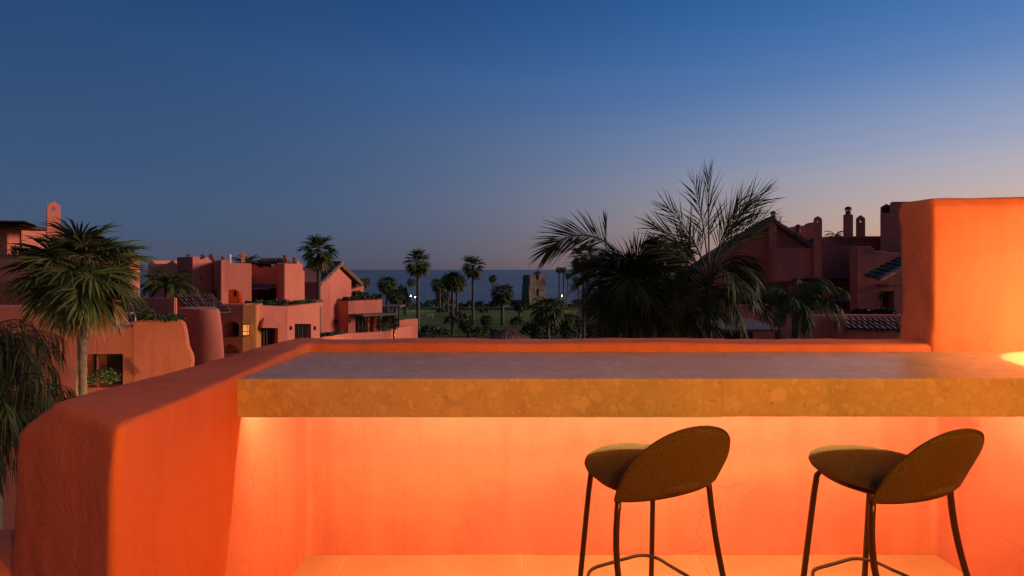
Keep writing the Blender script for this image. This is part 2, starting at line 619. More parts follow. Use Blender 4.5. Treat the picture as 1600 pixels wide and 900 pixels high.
# low neighbouring ledge at the far left below
bm = bmesh.new()
box(bm, -3.2, -1.55, 1.75, 2.1, -8.4, .43)
lo = obj('low_wall', bm, M['plaster'])
tag(lo, 'low terracotta ledge outside the rounded end of the parapet', 'wall')
md = lo.modifiers.new('b', 'BEVEL'); md.width = .06; md.segments = 4
baked(lo).shade_smooth()

# counter
ct = thing('bar_counter', 'long pale breccia stone bar counter with a deep front edge and light strip under it', 'counter', (0, DF, 0))
SEAM = .814
def slab(name, x0, x1, y0, y1, z0, z1):
    b = bmesh.new()
    box(b, x0, x1, y0, y1, z0, z1)
    bmesh.ops.bevel(b, geom=b.edges[:], offset=.0012, segments=2, affect='EDGES')
    return obj(name, b, M['stone'], ct)
slab('front_apron', -1.068, SEAM - .0002, DF, DF + .028, .900, 1.050)
slab('front_apron', SEAM + .0002, 2.94, DF + .0006, DF + .0286, .9025, 1.0503)
slab('top_slab', -1.068, 2.94, DF + .030, 2.662, 1.0165, 1.0488)
bm = bmesh.new()
box(bm, -1.04, 2.9, DF + .046, DF + .058, 1.004, 1.012)
obj('light_strip', bm, M['led'], ct)
led = lamp('counter_light', 'AREA', (.575, DF + .052, 1.001), 44, WARM_LED, shape='RECTANGLE', size=3.2, size_y=.012)
led.parent = ct
led.location = (.575, .052, 1.001)
led.rotation_euler = (R(60), 0, 0)          # tilted towards the wall

# unseen wall past the right edge, added to block the low sun; carries one lamp
bm = bmesh.new()
box(bm, 2.93, 3.3, -4.4, 2.9, -.2, 3.0)
sw = obj('added_wall', bm, M['plaster'])
adobe(sw, .05, 3, .010, 1.3)
tag(sw, 'unseen terracotta wall added beyond the tall pier to block the low sun', 'wall')
def wall_lamp(y, z, label):
    t = thing('wall_lamp', label, 'lamp', (2.93, y, z))
    bm = bmesh.new(); box(bm, -.03, .01, -.06, .06, -.10, .10)
    bmesh.ops.bevel(bm, geom=bm.edges[:], offset=.006, segments=2, affect='EDGES')
    obj('back_plate', bm, M['metal'], t, world=False)
    bm = bmesh.new(); lathe(bm, [(.035, -.09), (.05, -.08), (.05, .08), (.035, .09)], 16, (-.085, 0, 0))
    obj('bulb', bm, M['bulb'], t, smooth=True, world=False)
    return t
# unseen back wall, roof and lamps, added to block sky and warm the counter
bm = bmesh.new()
box(bm, -2.2, 2.93, -4.7, -4.4, -.2, 3.0)
tag(obj('added_wall', bm, M['plaster']), 'unseen terracotta wall added behind the viewer to cut the sky light', 'wall')
bm = bmesh.new()
box(bm, -2.4, 3.3, -4.75, -.55, 3.0, 3.2)
tag(obj('shade_roof', bm, M['light_wood']), 'unseen flat roof added behind the viewer to block the sky', 'roof')
for lx, lab in ((.95, 'unseen pendant lamp added behind the viewer, the one nearer the rounded parapet end'), (1.95, 'unseen pendant lamp added behind the viewer, the one nearer the side wall')):
    t = thing('added_pendant', lab, 'lamp', (lx, -.85, 2.72), 0, 'pendant lamps added behind the viewer')
    bm = bmesh.new(); tube(bm, [(0, 0, .12), (0, 0, .279)], .006, 6)
    obj('cord', bm, M['metal'], t, smooth=True, world=False)
    bm = bmesh.new(); lathe(bm, [(.02, .13), (.02, .09), (.05, .08), (.05, .075), (.01, .07)], 16)
    obj('lamp_holder', bm, M['metal'], t, smooth=True, world=False)
    bm = bmesh.new(); bmesh.ops.create_uvsphere(bm, u_segments=16, v_segments=10, radius=.06)
    obj('bulb', bm, M['bulb_soft'], t, smooth=True, world=False)
    l0 = lamp('added_terrace_light', 'POINT', (0, 0, 0), 158, WARM, shadow_soft_size=.07)
    l0.parent = t; l0.location = (0, 0, -.15)
w2 = wall_lamp(2.13, 1.36, 'wall lamp over the end of the counter beside the pier')
l1 = lamp('pier_light', 'POINT', (0, 0, 0), 22, (1, .48, .19), shadow_soft_size=.05)
l1.parent = w2; l1.location = (-.15, 0, 0)
l2 = lamp('counter_spot', 'SPOT', (0, 0, 0), 75, (1, .60, .24), shadow_soft_size=.004, spot_size=R(118), spot_blend=.04)
l2.parent = w2; l2.location = (-.15, 0, .02)

# ---------------------------------------------------------------- bar stools
def shell(u, v, off):
    """backrest shell: u runs from one wing end to the other, v from the lower edge to the upper one"""
    c = max(0.0, 1 - abs(u) ** 2.1)
    topz = .713 + .249 * c
    botz = .701 + .004 * (1 - u * u)
    z = botz + (topz - botz) * v
    a = u * R(70)
    d = z - botz
    return V(((.209 + d * .376 + off) * sin(a) / sin(R(70)), -.079 - (.086 + off) * cos(a) - d * .316, z))
def stool_back_mesh():
    bm = bmesh.new()
    nt_, nv = 44, 10
    th = .026
    rings = []
    for i in range(nt_ + 1):
        u = -1 + 2 * i / nt_
        prof = [(k / nv, min(1, (k / nv * 7 + .3)) * min(1, ((1 - k / nv) * 7 + .3))) for k in range(nv + 1)]
        rings.append([shell(u, v, th / 2 * w) for v, w in prof] + [shell(u, v, -th / 2 * w) for v, w in prof[::-1]])
    loft(bm, rings)
    bmesh.ops.recalc_face_normals(bm, faces=bm.faces)
    return to_mesh('backrest', bm, M['fabric'], True)
def stool_piping_mesh():
    bm = bmesh.new()
    tube(bm, [shell(-1 + 2 * i / 50, .985, .006) for i in range(51)], .0038, 6)
    return to_mesh('piping', bm, M['fabric'], True)
def stool_seat_mesh():
    bm = bmesh.new()
    prof = [(.0, .722), (.16, .722), (.197, .724), (.215, .731), (.220, .740), (.217, .750), (.203, .760), (.174, .769), (.12, .776), (.06, .779), (.0, .780)]
    rings = []
    for r, z in prof:
        rings.append([((r + 1e-4) * .98 * cos(2 * pi * k / 48), .018 + (r + 1e-4) * sin(2 * pi * k / 48), z) for k in range(48)])
    loft(bm, rings)
    return to_mesh('seat', bm, M['fabric'], True)
FT, FB = V((.150, .140, .712)), V((.188, .205, 0))
RT, RB = V((.199, -.104, .704)), V((.232, -.215, 0))
def stool_leg_mesh(sx, front):
    bm = bmesh.new()
    m = lambda p: V((p.x * sx, p.y, p.z))
    if front:
        pts = [FT + V((-.03, -.03, .0)), FT + V((-.008, -.008, -.004)), FT + V((0, 0, -.02))] + [FT.lerp(FB, k / 8) for k in range(1, 9)]
    else:
        pts = []
        for k in range(15):
            t = k / 14
            q = RT.lerp(RB, t)
            q.x += .012 * (1 - t) * sin(pi * min(1, t * 1.6))
            q.y += .016 * sin(pi * min(1, t * 2))
            pts.append(q)
    tube(bm, [m(p) for p in pts], .0105, 10)
    return to_mesh('leg', bm, M['metal'], True)
def stool_rest_mesh():
    bm = bmesh.new()
    z = .30
    f = FT.lerp(FB, 1 - z / .706)
    r_ = RT.lerp(RB, 1 - z / .705)
    q = .085
    pts = [V((-r_.x, r_.y, z)), V((-f.x, f.y - q, z))]
    for i in range(9):
        a = pi - (pi / 2) * i / 8
        pts.append(V((-f.x + q + q * cos(a), f.y - q + q * sin(a) + .008, z)))
    for i in range(9):
        a = pi / 2 - (pi / 2) * i / 8
        pts.append(V((f.x - q + q * cos(a), f.y - q + q * sin(a) + .008, z)))
    pts += [V((f.x, f.y - q, z)), V((r_.x, r_.y, z))]
    tube(bm, pts, .0065, 8)
    return to_mesh('footrest', bm, M['metal'], True)
def stool_frame_mesh():
    bm = bmesh.new()
    tube(bm, [(.175 * cos(2 * pi * k / 40), .018 + .18 * sin(2 * pi * k / 40), .712) for k in range(40)], .009, 8, closed=True)
    return to_mesh('seat_frame', bm, M['metal'], True)
st = thing('bar_stool', 'olive brown upholstered bar stool under the middle of the counter, further from the pier', 'bar stool', (.4957, 1.891, 0), R(24.2), 'bar stools at the counter')
for nm, me in (('seat', stool_seat_mesh()), ('backrest', stool_back_mesh()), ('seat_frame', stool_frame_mesh()), ('footrest', stool_rest_mesh())):
    o = link_mesh(nm, me, st)
    if nm == 'backrest':
        link_mesh('piping', stool_piping_mesh(), o)
for fr in (True, False):
    for sx in (-1, 1):
        link_mesh('leg', stool_leg_mesh(sx, fr), st)
def copy_tree(o, parent=None):
    c = o.copy()
    C.objects.link(c)
    c.parent = parent
    for ch in o.children:
        copy_tree(ch, c)
    return c
st2 = copy_tree(st)
st2.location = (1.350, 1.870, 0)
st2.rotation_euler.z = R(20.5)
st2['label'] = 'olive brown upholstered bar stool in the corner below the tall plaster pier'

# ================================================================== vegetation builders
def leaf_strip(bm, pts, ws, wd):
    """narrow leaf: centre line pts, half widths ws, width direction wd; the tip is a point"""
    prev = None
    for p, w in zip(pts[:-1], ws):
        a, b = bm.verts.new(p - wd * w), bm.verts.new(p + wd * w)
        if prev:
            bm.faces.new((prev[0], prev[1], b, a))
        prev = (a, b)
    t = bm.verts.new(pts[-1])
    bm.faces.new((prev[0], prev[1], t))
DOWN = V((0, 0, -1))
def fan_leaf(rnd, e, Lp, Lb, nseg, droop, arc=115, m='palm'):
    bm = bmesh.new()
    p = V((0, 0, 0))
    a = e
    pts = [p.copy()]
    for k in range(6):
        p = p + V((cos(a), 0, sin(a))) * Lp / 6
        a -= R(6) * (1 if e > -1 else 0)
        pts.append(p.copy())
    tube(bm, pts, [.022 * Lp + .004] * 3 + [.014 * Lp + .003] * 4, 4)
    d = V((cos(a), 0, sin(a)))
    side = V((0, 1, 0))
    up = side.cross(d) * -1
    for i in range(nseg):
        th = R(arc) * (2 * (i + .5) / nseg - 1) + rnd.uniform(-.02, .02)
        dr = (d * cos(th) + side * sin(th) + up * (.42 * abs(sin(th)) + rnd.uniform(-.08, .08))).normalized()
        L = Lb * (.66 + .34 * cos(th * .8)) * rnd.uniform(.88, 1.08)
        wd = (d * -sin(th) + side * cos(th))
        wd = (wd + up * (.5 if i % 2 else -.5)).normalized()
        dd = droop * rnd.uniform(.6, 1.4)
        q = []
        for t in (.04, .4, .72, 1.0):
            v = dr * t + DOWN * dd * t ** 2.6
            q.append(p + v * (L * t / max(1e-4, v.length)))
        w0 = R(arc) * 2 / nseg * .5
        leaf_strip(bm, q, [w0 * L * .06, w0 * L * .56, w0 * L * .40], wd)
    return to_mesh('frond', bm, M[m])
def feather_leaf(rnd, e, L, bend, nleaf, leaflen, droop, width=.016, m='palm', lift=.15, pw_=1.3, ang=(62, 28), twist=0, jit=7, t0=.14):
    bm = bmesh.new()
    ns = 16
    pts, tans = [V((0, 0, 0))], []
    for k in range(ns):
        a = e - bend * ((k + .5) / ns) ** pw_
        t = V((cos(a), 0, sin(a)))
        tans.append(t)
        pts.append(pts[-1] + t * L / ns)
    tans.append(tans[-1])
    tube(bm, pts, [.012 * L ** .5 * (1 - .8 * k / ns) + .002 for k in range(ns + 1)], 4)
    S_ = V((0, 1, 0))
    for i in range(nleaf):
        t = t0 + (1 - t0) * (i + .5) / nleaf
        f = t * ns
        k = min(int(f), ns - 1)
        b0 = pts[k].lerp(pts[k + 1], f - k)
        T = tans[k]
        N0 = T.cross(S_) * -1
        Sd = S_ * cos(R(twist)) + N0 * sin(R(twist))
        Nn = N0 * cos(R(twist)) - S_ * sin(R(twist))
        for sg in (-1, 1):
            al = R(ang[0] + (ang[1] - ang[0]) * t + rnd.uniform(-jit, jit))
            lf = lift + rnd.uniform(-.22, .22)
            dr = (T * cos(al) + Sd * sg * sin(al) + Nn * lf).normalized()
            l = leaflen * (.45 + .55 * sin(pi * min(1, (.12 + .80 * t)))) * rnd.uniform(.82, 1.12)
            dd = droop * rnd.uniform(.75, 1.25)
            q = []
            for s in (0, .3, .65, 1.0):
                v = dr * s + DOWN * dd * s * s
                ln = v.length
                q.append(b0 + (v / ln * s if ln > 1e-6 else v) * l)
            wd = (T - dr * T.dot(dr))
            wd = (wd.normalized() + Nn * rnd.uniform(-.6, .6)).normalized()
            leaf_strip(bm, q, [width * .35, width, width * .62], wd)
    return to_mesh('frond', bm, M[m])
def trunk_mesh(h, r0, r1, seg=10, ring=.18, rnd=random, lean=0):
    bm = bmesh.new()
    n_ = max(6, min(60, int(h / ring)))
    rings = []
    for i in range(n_ + 1):
        t = i / n_
        r = r0 + (r1 - r0) * t ** .7
        r *= 1 + (.05 if i % 2 else -.03) + rnd.uniform(-.02, .02)
        cx = lean * t * t
        rings.append([(cx + r * cos(2 * pi * k / seg), r * sin(2 * pi * k / seg), h * t) for k in range(seg)])
    loft(bm, rings)
    return to_mesh('trunk', bm, M['trunk'], True)
FAN = {}
def fan_set(key, nseg, Lp, Lb, elevs, droop=.25, per=2):
    if key not in FAN:
        rnd = random.Random(hash(key) % 1000 if not isinstance(key, str) else sum(map(ord, key)))
        FAN[key] = [(e, fan_leaf(rnd, R(e), Lp, Lb, nseg, droop + max(0, (30 - e)) * .004, m='palm' if e > -38 else 'palm_dry')) for e in elevs for _ in range(per)]
    return FAN[key]
def fan_palm(px, cy, rad_px, D, label, nf=34, nseg=26, trunk_px=None, group=None, lean=0, seed=1, dry=True, gz=GZ):
    """washingtonia: crown centre at pixel row cy, crown radius rad_px, standing at depth D"""
    rnd = random.Random(seed)
    c = P(px, cy, D)
    rad = rad_px / F * D
    root = thing('fan_palm', label, 'palm tree', (c.x - lean, c.y, gz), 0, group)
    h = c.z - gz
    tr = (trunk_px / F * D / 2) if trunk_px else .12
    link_mesh('trunk', trunk_mesh(h, tr * 1.25, tr * .92, 10 if rad_px > 20 else 6, rnd=rnd, lean=lean, ring=.15 if rad_px > 60 else .4), root)
    elevs = [80, 60, 42, 26, 10, -8, -26, -42, -62] if dry else [80, 60, 42, 26, 10, -8, -24]
    S_ = fan_set('f%d%d' % (nseg, dry), nseg, .46, .58, elevs, .34)
    for i in range(nf):
        t = (i + .5) / nf
        e0 = 84 - 140 * t if dry else 84 - 110 * t
        cand = sorted(S_, key=lambda s: abs(s[0] - e0) + rnd.random() * 6)[0]
        link_mesh('frond', cand[1], root, loc=(lean, 0, h - .06 * rad * t), rot=(rnd.uniform(-.35, .35), rnd.uniform(-.15, .15), i * 2.39996 + rnd.uniform(-.3, .3)),
                  scale=rad * rnd.uniform(.82, 1.14))
    return root
CR = {}
def crown_mesh(key, nseg=14, nf=30):
    """whole crown of a small far palm, one mesh of unit radius"""
    if key in CR:
        return CR[key]
    rnd = random.Random(key)
    bm = bmesh.new()
    for i in range(nf):
        t = (i + .5) / nf
        me = fan_leaf(rnd, R(82 - 130 * t), .46, .60, nseg, .5)
        b2 = bmesh.new()
        b2.from_mesh(me)
        bmesh.ops.rotate(b2, verts=b2.verts, cent=(0, 0, 0), matrix=Matrix.Rotation(i * 2.4, 3, 'Z'))
        tmp = bpy.data.meshes.new('t')
        b2.to_mesh(tmp)
        b2.free()
        bm.from_mesh(tmp)
        bpy.data.meshes.remove(tmp)
        bpy.data.meshes.remove(me)
    CR[key] = to_mesh('crown', bm, M['palm'])
    return CR[key]
def far_palm(px, cy, rad_px, D, label, trunk_px=3, key=1, group=None, lean=0):
    c = P(px, cy, D)
    rad = rad_px / F * D
    root = thing('fan_palm', label, 'palm tree', (c.x - lean, c.y, GZ), 0, group)
    h = c.z - GZ
    tr = trunk_px / F * D / 2
    link_mesh('trunk', trunk_mesh(h, tr * 1.2, tr * .9, 6, 1.0, random.Random(px), lean), root)
    link_mesh('crown', crown_mesh(key), root, loc=(lean, 0, h), rot=(0, 0, px * .7), scale=rad * 1.02)
    return root
FE = {}
def feather_set(key, L, leaflen, nleaf, droop, width, bend, m, elevs=(80, 62, 45, 28, 10, -12), lift=.15, ang=(62, 28), jit=7):
    if key not in FE:
        rnd = random.Random(sum(map(ord, key)))
        FE[key] = [(e, feather_leaf(rnd, R(e), L, R(bend * (1 if e > 0 else .7)), nleaf, leaflen, droop, width, m, lift, ang=ang, twist=rnd.uniform(-40, 40) if jit > 7 else 0, jit=jit)) for e in elevs for _ in range(2)]
    return FE[key]
def feather_palm(px, cy, D, label, key, n_f, trunk_px, scale=1, seed=1, e0=80, e1=-10, group=None, gz=GZ, name='feather_palm', trunk=True, azr=None):
    rnd = random.Random(seed)
    c = P(px, cy, D)
    root = thing(name, label, 'palm tree', (c.x, c.y, gz), 0, group)
    h = c.z - gz
    if trunk:
        tr = trunk_px / F * D / 2
        link_mesh('trunk', trunk_mesh(h, tr * 1.3, tr, 9, .25, rnd), root)
    for i in range(n_f):
        t = (i + .5) / n_f
        ee = e0 + (e1 - e0) * t
        cand = sorted(FE[key], key=lambda s: abs(s[0] - ee) + rnd.random() * 8)[0]
        az = i * 2.39996 + rnd.uniform(-.2, .2) if azr is None else R(rnd.uniform(*azr))
        link_mesh('frond', cand[1], root, loc=(0, 0, h), rot=(rnd.uniform(-.12, .12), rnd.uniform(-.1, .1), az), scale=scale * rnd.uniform(.85, 1.12))
    return root, h
SH = {}
def shrub_mesh(key, n_=420, leaf=.10, m='leaf', flat=1.0):
    k = (key, n_, leaf, m)
    if k in SH:
        return SH[k]
    rnd = random.Random(key)
    bm = bmesh.new()
    off = V((key * 3.1, key * 1.7, 0))
    for _ in range(n_):
        d = V((rnd.gauss(0, 1), rnd.gauss(0, 1), rnd.gauss(0, 1))).normalized()
        if d.z < -.35:
            d.z *= -1
        r = .78 + .42 * noise.noise(d * 1.7 + off) + .2 * noise.noise(d * 4.3 + off)
        p = d * r * rnd.uniform(.55, 1.0) ** .5
        a = V((rnd.gauss(0, 1), rnd.gauss(0, 1), rnd.gauss(0, 1))).normalized()
        a = (a + d * .8).normalized()
        b = a.orthogonal().normalized()
        b.rotate(Matrix.Rotation(rnd.uniform(0, 6.28), 3, a))
        l = leaf * rnd.uniform(.6, 1.4)
        q = [p - a * l * .5, p + b * l * .32, p + a * l * .6, p - b * l * .32]
        bm.faces.new([bm.verts.new(x) for x in q])
    SH[k] = to_mesh('foliage', bm, M[m])
    return SH[k]
def shrub(px, py, wpx, hpx, D, label, key=1, group=None, m='leaf', leaf=.12, n_=420, name='shrub', gz=None, cat='shrub', stem=False):
    """py = pixel row of its foot when gz is None"""
    base = P(px, py, D)
    if gz is not None:
        base.z = gz
    root = thing(name, label, cat, base, 0, group)
    rx = wpx / F * D / 2
    hz = hpx / F * D
    link_mesh('foliage', shrub_mesh(key, n_, leaf, m), root, loc=(0, 0, hz * .42), rot=(0, 0, key * 1.3 + px), scale=(rx, rx, hz * .58))
    if stem:
        bm = bmesh.new()
        tube(bm, [(0, 0, 0), (.02 * rx, 0, hz * .3), (0, .02, hz * .6)], [rx * .09, rx * .07, rx * .03], 6)
        link_mesh('trunk', to_mesh('trunk', bm, M['bark'], True), root)
    return root
def hedge(px0, px1, py, hpx, D0, D1, label, wid=.35, m='leaf_bright', dens=260, seed=1, leaf=.07, parent=None):
    """clipped or loose strip of greenery between two points"""
    a, b = P(px0, py, D0), P(px1, py, D1)
    b.z = a.z
    L = (b - a).length
    hz = hpx / F * (D0 + D1) / 2
    rnd = random.Random(seed)
    bm = bmesh.new()
    u = (b - a).normalized()
    w = V((-u.y, u.x, 0))
    for _ in range(int(dens * max(.6, L))):
        s, v, q = rnd.random(), rnd.uniform(-1, 1), rnd.random()
        hh = hz * (.72 + .5 * noise.noise(V((s * L * 1.6, seed * 3.1, 0))) + .15 * noise.noise(V((s * L * 6, seed, 0))))
        p = u * s * L + w * v * wid / 2 * (1 - .4 * q) + V((0, 0, hh * q))
        d = V((rnd.gauss(0, .7), rnd.gauss(0, .7), rnd.random() + .2)).normalized()
        bb = d.orthogonal().normalized()
        bb.rotate(Matrix.Rotation(rnd.uniform(0, 6.28), 3, d))
        l = leaf * rnd.uniform(.6, 1.5)
        bm.faces.new([bm.verts.new(p + x) for x in (-d * l * .4, bb * l * .35, d * l * .7, -bb * l * .35)])
    root = thing('hedge', label, 'hedge', a)
    obj('foliage', bm, M[m], root, world=False)
    return root

# ================================================================== building blocks
class Face:
    """a vertical wall plane, given by two picture columns and their depths"""
    def __init__(s, pl, dl, pr_, dr):
        s.A = V((X(pl, dl), dl, 0)); s.B = V((X(pr_, dr), dr, 0))
        s.u = (s.B - s.A).normalized()
        s.n = V((s.u.y, -s.u.x, 0))             # towards the viewer's side
        if s.n.dot(V((0, 0, 0)) - s.A) < 0:
            s.n = -s.n
    def D(s, px):
        k = (px - 800) / F
        bx, by = s.B.x - s.A.x, s.B.y - s.A.y
        return (s.A.x * by - s.A.y * bx) / (k * by - bx)
    def on(s, px, py, out=0):
        return P(px, py, s.D(px)) + s.n * out
def block(parent, face, prof, depth, zb=None, m='wall', name='wall', cuts=(), bev=.05, batter=None):
    """solid behind a wall plane. prof: top outline (px, py) from one side to the other; batter: px shift at the foot (left, right)"""
    bm = bmesh.new()
    zb = GZ + .02 if zb is None else zb
    pts = [face.on(x, y) for x, y in prof]
    l, r = pts[0].copy(), pts[-1].copy()
    l.z = r.z = zb
    if batter:
        k = face.D(prof[0][0]) / F
        l += face.u * batter[0] * k
        r += face.u * batter[1] * k
    extrude_poly(bm, pts + [r, l], -face.n * depth)
    if bev:
        bmesh.ops.bevel(bm, geom=bm.edges[:], offset=bev, segments=3, affect='EDGES', clamp_overlap=True)
    o = obj(name, bm, M[m], parent)
    if cuts:
        tmp = []
        for poly, dep in cuts:
            b2 = bmesh.new()
            extrude_poly(b2, [face.on(x, y, .3) for x, y in poly], -face.n * (dep + .3))
            c = obj('cut', b2, M[m])
            tmp.append(c)
            md = o.modifiers.new('c', 'BOOLEAN')
            md.operation = 'DIFFERENCE'
            md.solver = 'EXACT'
            md.object = c
        baked(o)
        for c in tmp:
            me = c.data
            bpy.data.objects.remove(c)
            bpy.data.meshes.remove(me)
    return o
def turned(px0, px1, D):
    """a wall plane square to the line of sight"""
    k0, k1 = (px0 - 800) / F, (px1 - 800) / F
    return Face(px0, D, px1, D - k0 * (k1 - k0) * D / (1 + k0 * k1))
def rect(x0, y0, x1, y1):
    return [(x0, y1), (x0, y0), (x1, y0), (x1, y1)]
def arch(x0, y0, x1, y1, spring):
    c, rx, ry = (x0 + x1) / 2, (x1 - x0) / 2, spring - y0
    return [(x0, y1)] + [(c - rx * cos(pi * k / 12), spring - ry * sin(pi * k / 12)) for k in range(13)] + [(x1, y1)]
def slabq(parent, face, px0, py0, px1, py1, inset, thick, m, name, bev=0):
    """flat piece on or behind a wall plane; inset > 0 is behind the plane"""
    bm = bmesh.new()
    extrude_poly(bm, [face.on(x, y, -inset) for x, y in rect(px0, py0, px1, py1)], -face.n * thick)
    if bev:
        bmesh.ops.bevel(bm, geom=bm.edges[:], offset=bev, segments=2, affect='EDGES')
    return obj(name, bm, M[m], parent)
def window(parent, face, x0, y0, x1, y1, inset=.15, bars=2, m='frame', name='window'):
    """frame with its panes set back in the wall"""
    bm = bmesh.new()
    w = max(.7, (x1 - x0) * .05)
    cuts = [x0 + (x1 - x0) * k / bars for k in range(bars + 1)]
    for k, c in enumerate(cuts):
        a = c - w / 2 if 0 < k < bars else (c if k == 0 else c - w)
        extrude_poly(bm, [face.on(x, y, -inset) for x, y in rect(a, y0, a + w, y1)], -face.n * .06)
    for ya, yb in ((y0, y0 + w), (y1 - w, y1)):
        extrude_poly(bm, [face.on(x, y, -inset + .004) for x, y in rect(x0, ya, x1, yb)], -face.n * .06)
    o = obj(name, bm, M[m], parent)
    for k in range(bars):
        b2 = bmesh.new()
        extrude_poly(b2, [face.on(x, y, -inset - .03) for x, y in rect(cuts[k] + w * .3, y0 + w * .5, cuts[k + 1] - w * .3, y1 - w * .5)], -face.n * .012)
        obj('pane', b2, M['glass'], o)
    return o
def barrel_tile(length, r, segs=5):
    bm = bmesh.new()
    rings = []
    for y, rr in ((0, r), (length, r * .82)):
        rings.append([(rr * cos(pi * k / segs), y, rr * .75 * sin(pi * k / segs)) for k in range(segs + 1)])
    loft(bm, rings, closed=False)
    rings2 = [[(p[0] * .82, p[1], p[2] * .82 - .003) for p in r_] for r_ in rings]
    loft(bm, rings2, closed=False)
    for k in range(segs):
        pass
    return bm
TILE = {}
def tile_roof(parent, o, u, v, nu, nv, individual=True, thick=.05, m='tile', seed=1, name='tiled_roof'):
    """o eave corner, u along the eave, v up the slope; barrel tiles in rows on a boarded deck"""
    o, u, v = V(o), V(u), V(v)
    U, Vv = u.length, v.length
    uu, vv = u / U, v / Vv
    nn = uu.cross(vv).normalized()
    if nn.z < 0:
        nn = -nn
    bm = bmesh.new()
    extrude_poly(bm, [o - nn * .01, o + u - nn * .01, o + u + v - nn * .01, o + v - nn * .01], -nn * thick)
    deck = obj(name, bm, M[m], parent)
    wl = world_loc(deck)
    pw_, ph_ = U / nu, Vv / nv
    key = (round(pw_, 3), round(ph_, 3))
    if key not in TILE:
        b = barrel_tile(ph_ * 1.22, pw_ * .41)
        TILE[key] = to_mesh('roof_tile', b, M[m], True)
    rnd = random.Random(seed)
    base = Matrix((uu, vv, nn)).transposed().to_4x4()
    acc = bmesh.new() if not individual else None
    for i in range(nu):
        for j in range(nv):
            p = o + uu * (i + .5) * pw_ + vv * (j * ph_ - .03 + rnd.uniform(-.02, .02)) + nn * (.012 + .015 * (1))
            mt = Matrix.Translation(p) @ base @ Matrix.Rotation(rnd.uniform(-.06, .06), 4, 'Z') @ Matrix.Rotation(R(-3) + rnd.uniform(-.03, .03), 4, 'X')
            if individual:
                t = link_mesh('roof_tile', TILE[key], deck)
                t.matrix_local = Matrix.Translation(-wl) @ mt
            else:
                tmp = TILE[key].copy()
                tmp.transform(mt)
                acc.from_mesh(tmp)
                bpy.data.meshes.remove(tmp)
    if not individual:
        r_ = obj('roof_tile', acc, M[m], deck, smooth=True)
        r_['kind'] = 'stuff'
    return deck
def chimney_pot(parent, px, py_top, py_bot, D, wpx, name='chimney_pot', m='pot'):
    """round clay pot with a domed cap on short legs"""
    c = P(px, py_bot, D)
    h = (py_bot - py_top) / F * D
    r = wpx / F * D / 2
    bm = bmesh.new()
    lathe(bm, [(r * .72, -.05), (r * .72, h * .45), (r * .62, h * .46)], 12, c)
    for k in range(4):
        a = pi / 4 + k * pi / 2
        box(bm, c.x + r * .6 * cos(a) - r * .12, c.x + r * .6 * cos(a) + r * .12, c.y + r * .6 * sin(a) - r * .12, c.y + r * .6 * sin(a) + r * .12, c.z + h * .44, c.z + h * .66)
    lathe(bm, [(r * 1.0, h * .62), (r * 1.0, h * .70), (r * .85, h * .84), (r * .5, h * .96), (r * .05, h)], 12, c)
    return obj(name, bm, M[m], parent)
def gable_chimney(parent, px0, px1, py_top, py_sh, py_bot, D, depth=.4, hole=None, m='wall', slim=0):
    """slab chimney with a pointed head and a little triangular vent right through it"""
    k0, k1 = (px0 - 800) / F, (px1 - 800) / F
    w = (k1 - k0) * D / (1 + k0 * k1)          # turned square to the line of sight, as its vent shows the sky
    f = Face(px0, D, px1, D - k0 * w)
    c = (px0 + px1) / 2
    prof = [(px0, py_sh), (c, py_top), (px1, py_sh)]
    cuts = [([(hole[0] - hole[2], hole[1] + hole[2]), (hole[0], hole[1] - hole[2]), (hole[0] + hole[2], hole[1] + hole[2])], depth + .5)] if hole else ()
    return block(parent, f, prof, depth, Z(py_bot, D), m, 'chimney', cuts, bev=.02)

# ================================================================== A: the near house on the left
ha = thing('terrace_house', 'nearest pink house with stepped terraces and a pierced slab chimney behind the big fan palm', 'house', P(150, 600, 15.5).xy.to_3d() + V((0, 0, GZ)))
fA = Face(-120, 14.0, 330, 14.6)
block(ha, fA, [(-120, 481), (150, 480.5)], 1.2, bev=.03, cuts=[(rect(128, 553, 192, 606), 1.0)])
fA1 = Face(150, 14.36, 210, 14.44)
block(ha, fA1, [(150, 511), (209, 511)], 1.6, bev=.03, cuts=[(rect(150, 553, 192, 606), 1.0)])
fA2 = Face(207.5, 14.40, 296, 14.5)
block(ha, fA2, [(207, 502), (213, 501.3), (277, 499.5), (284, 501), (288, 507), (291, 520), (294, 541), (301, 556), (301.5, 566), (299, 580), (302, 640)], .12, bev=.03)
fA3 = Face(140, 17.3, 285, 16.9)
block(ha, fA3, [(140, 465), (273.5, 465)], .12, bev=.03)
# upper terrace storey
fA4 = Face(-120, 17.5, 240, 18)
block(ha, fA4, [(-120, 398), (205, 397.3)], .5, bev=.04, cuts=[(rect(-60, 440, 128, 481), 1.6)])
block(ha, Face(-120, 19.2, 200, 19.4), [(-120, 425), (190, 425)], .4, bev=0)
fA5 = Face(-150, 20.0, 33, 20.0)
block(ha, fA5, [(-150, 352), (12, 352)], .5, bev=.02)
fA6 = Face(-150, 21.0, 40, 21.0)
block(ha, fA6, [(-150, 352), (34, 352)], 2, bev=.02)
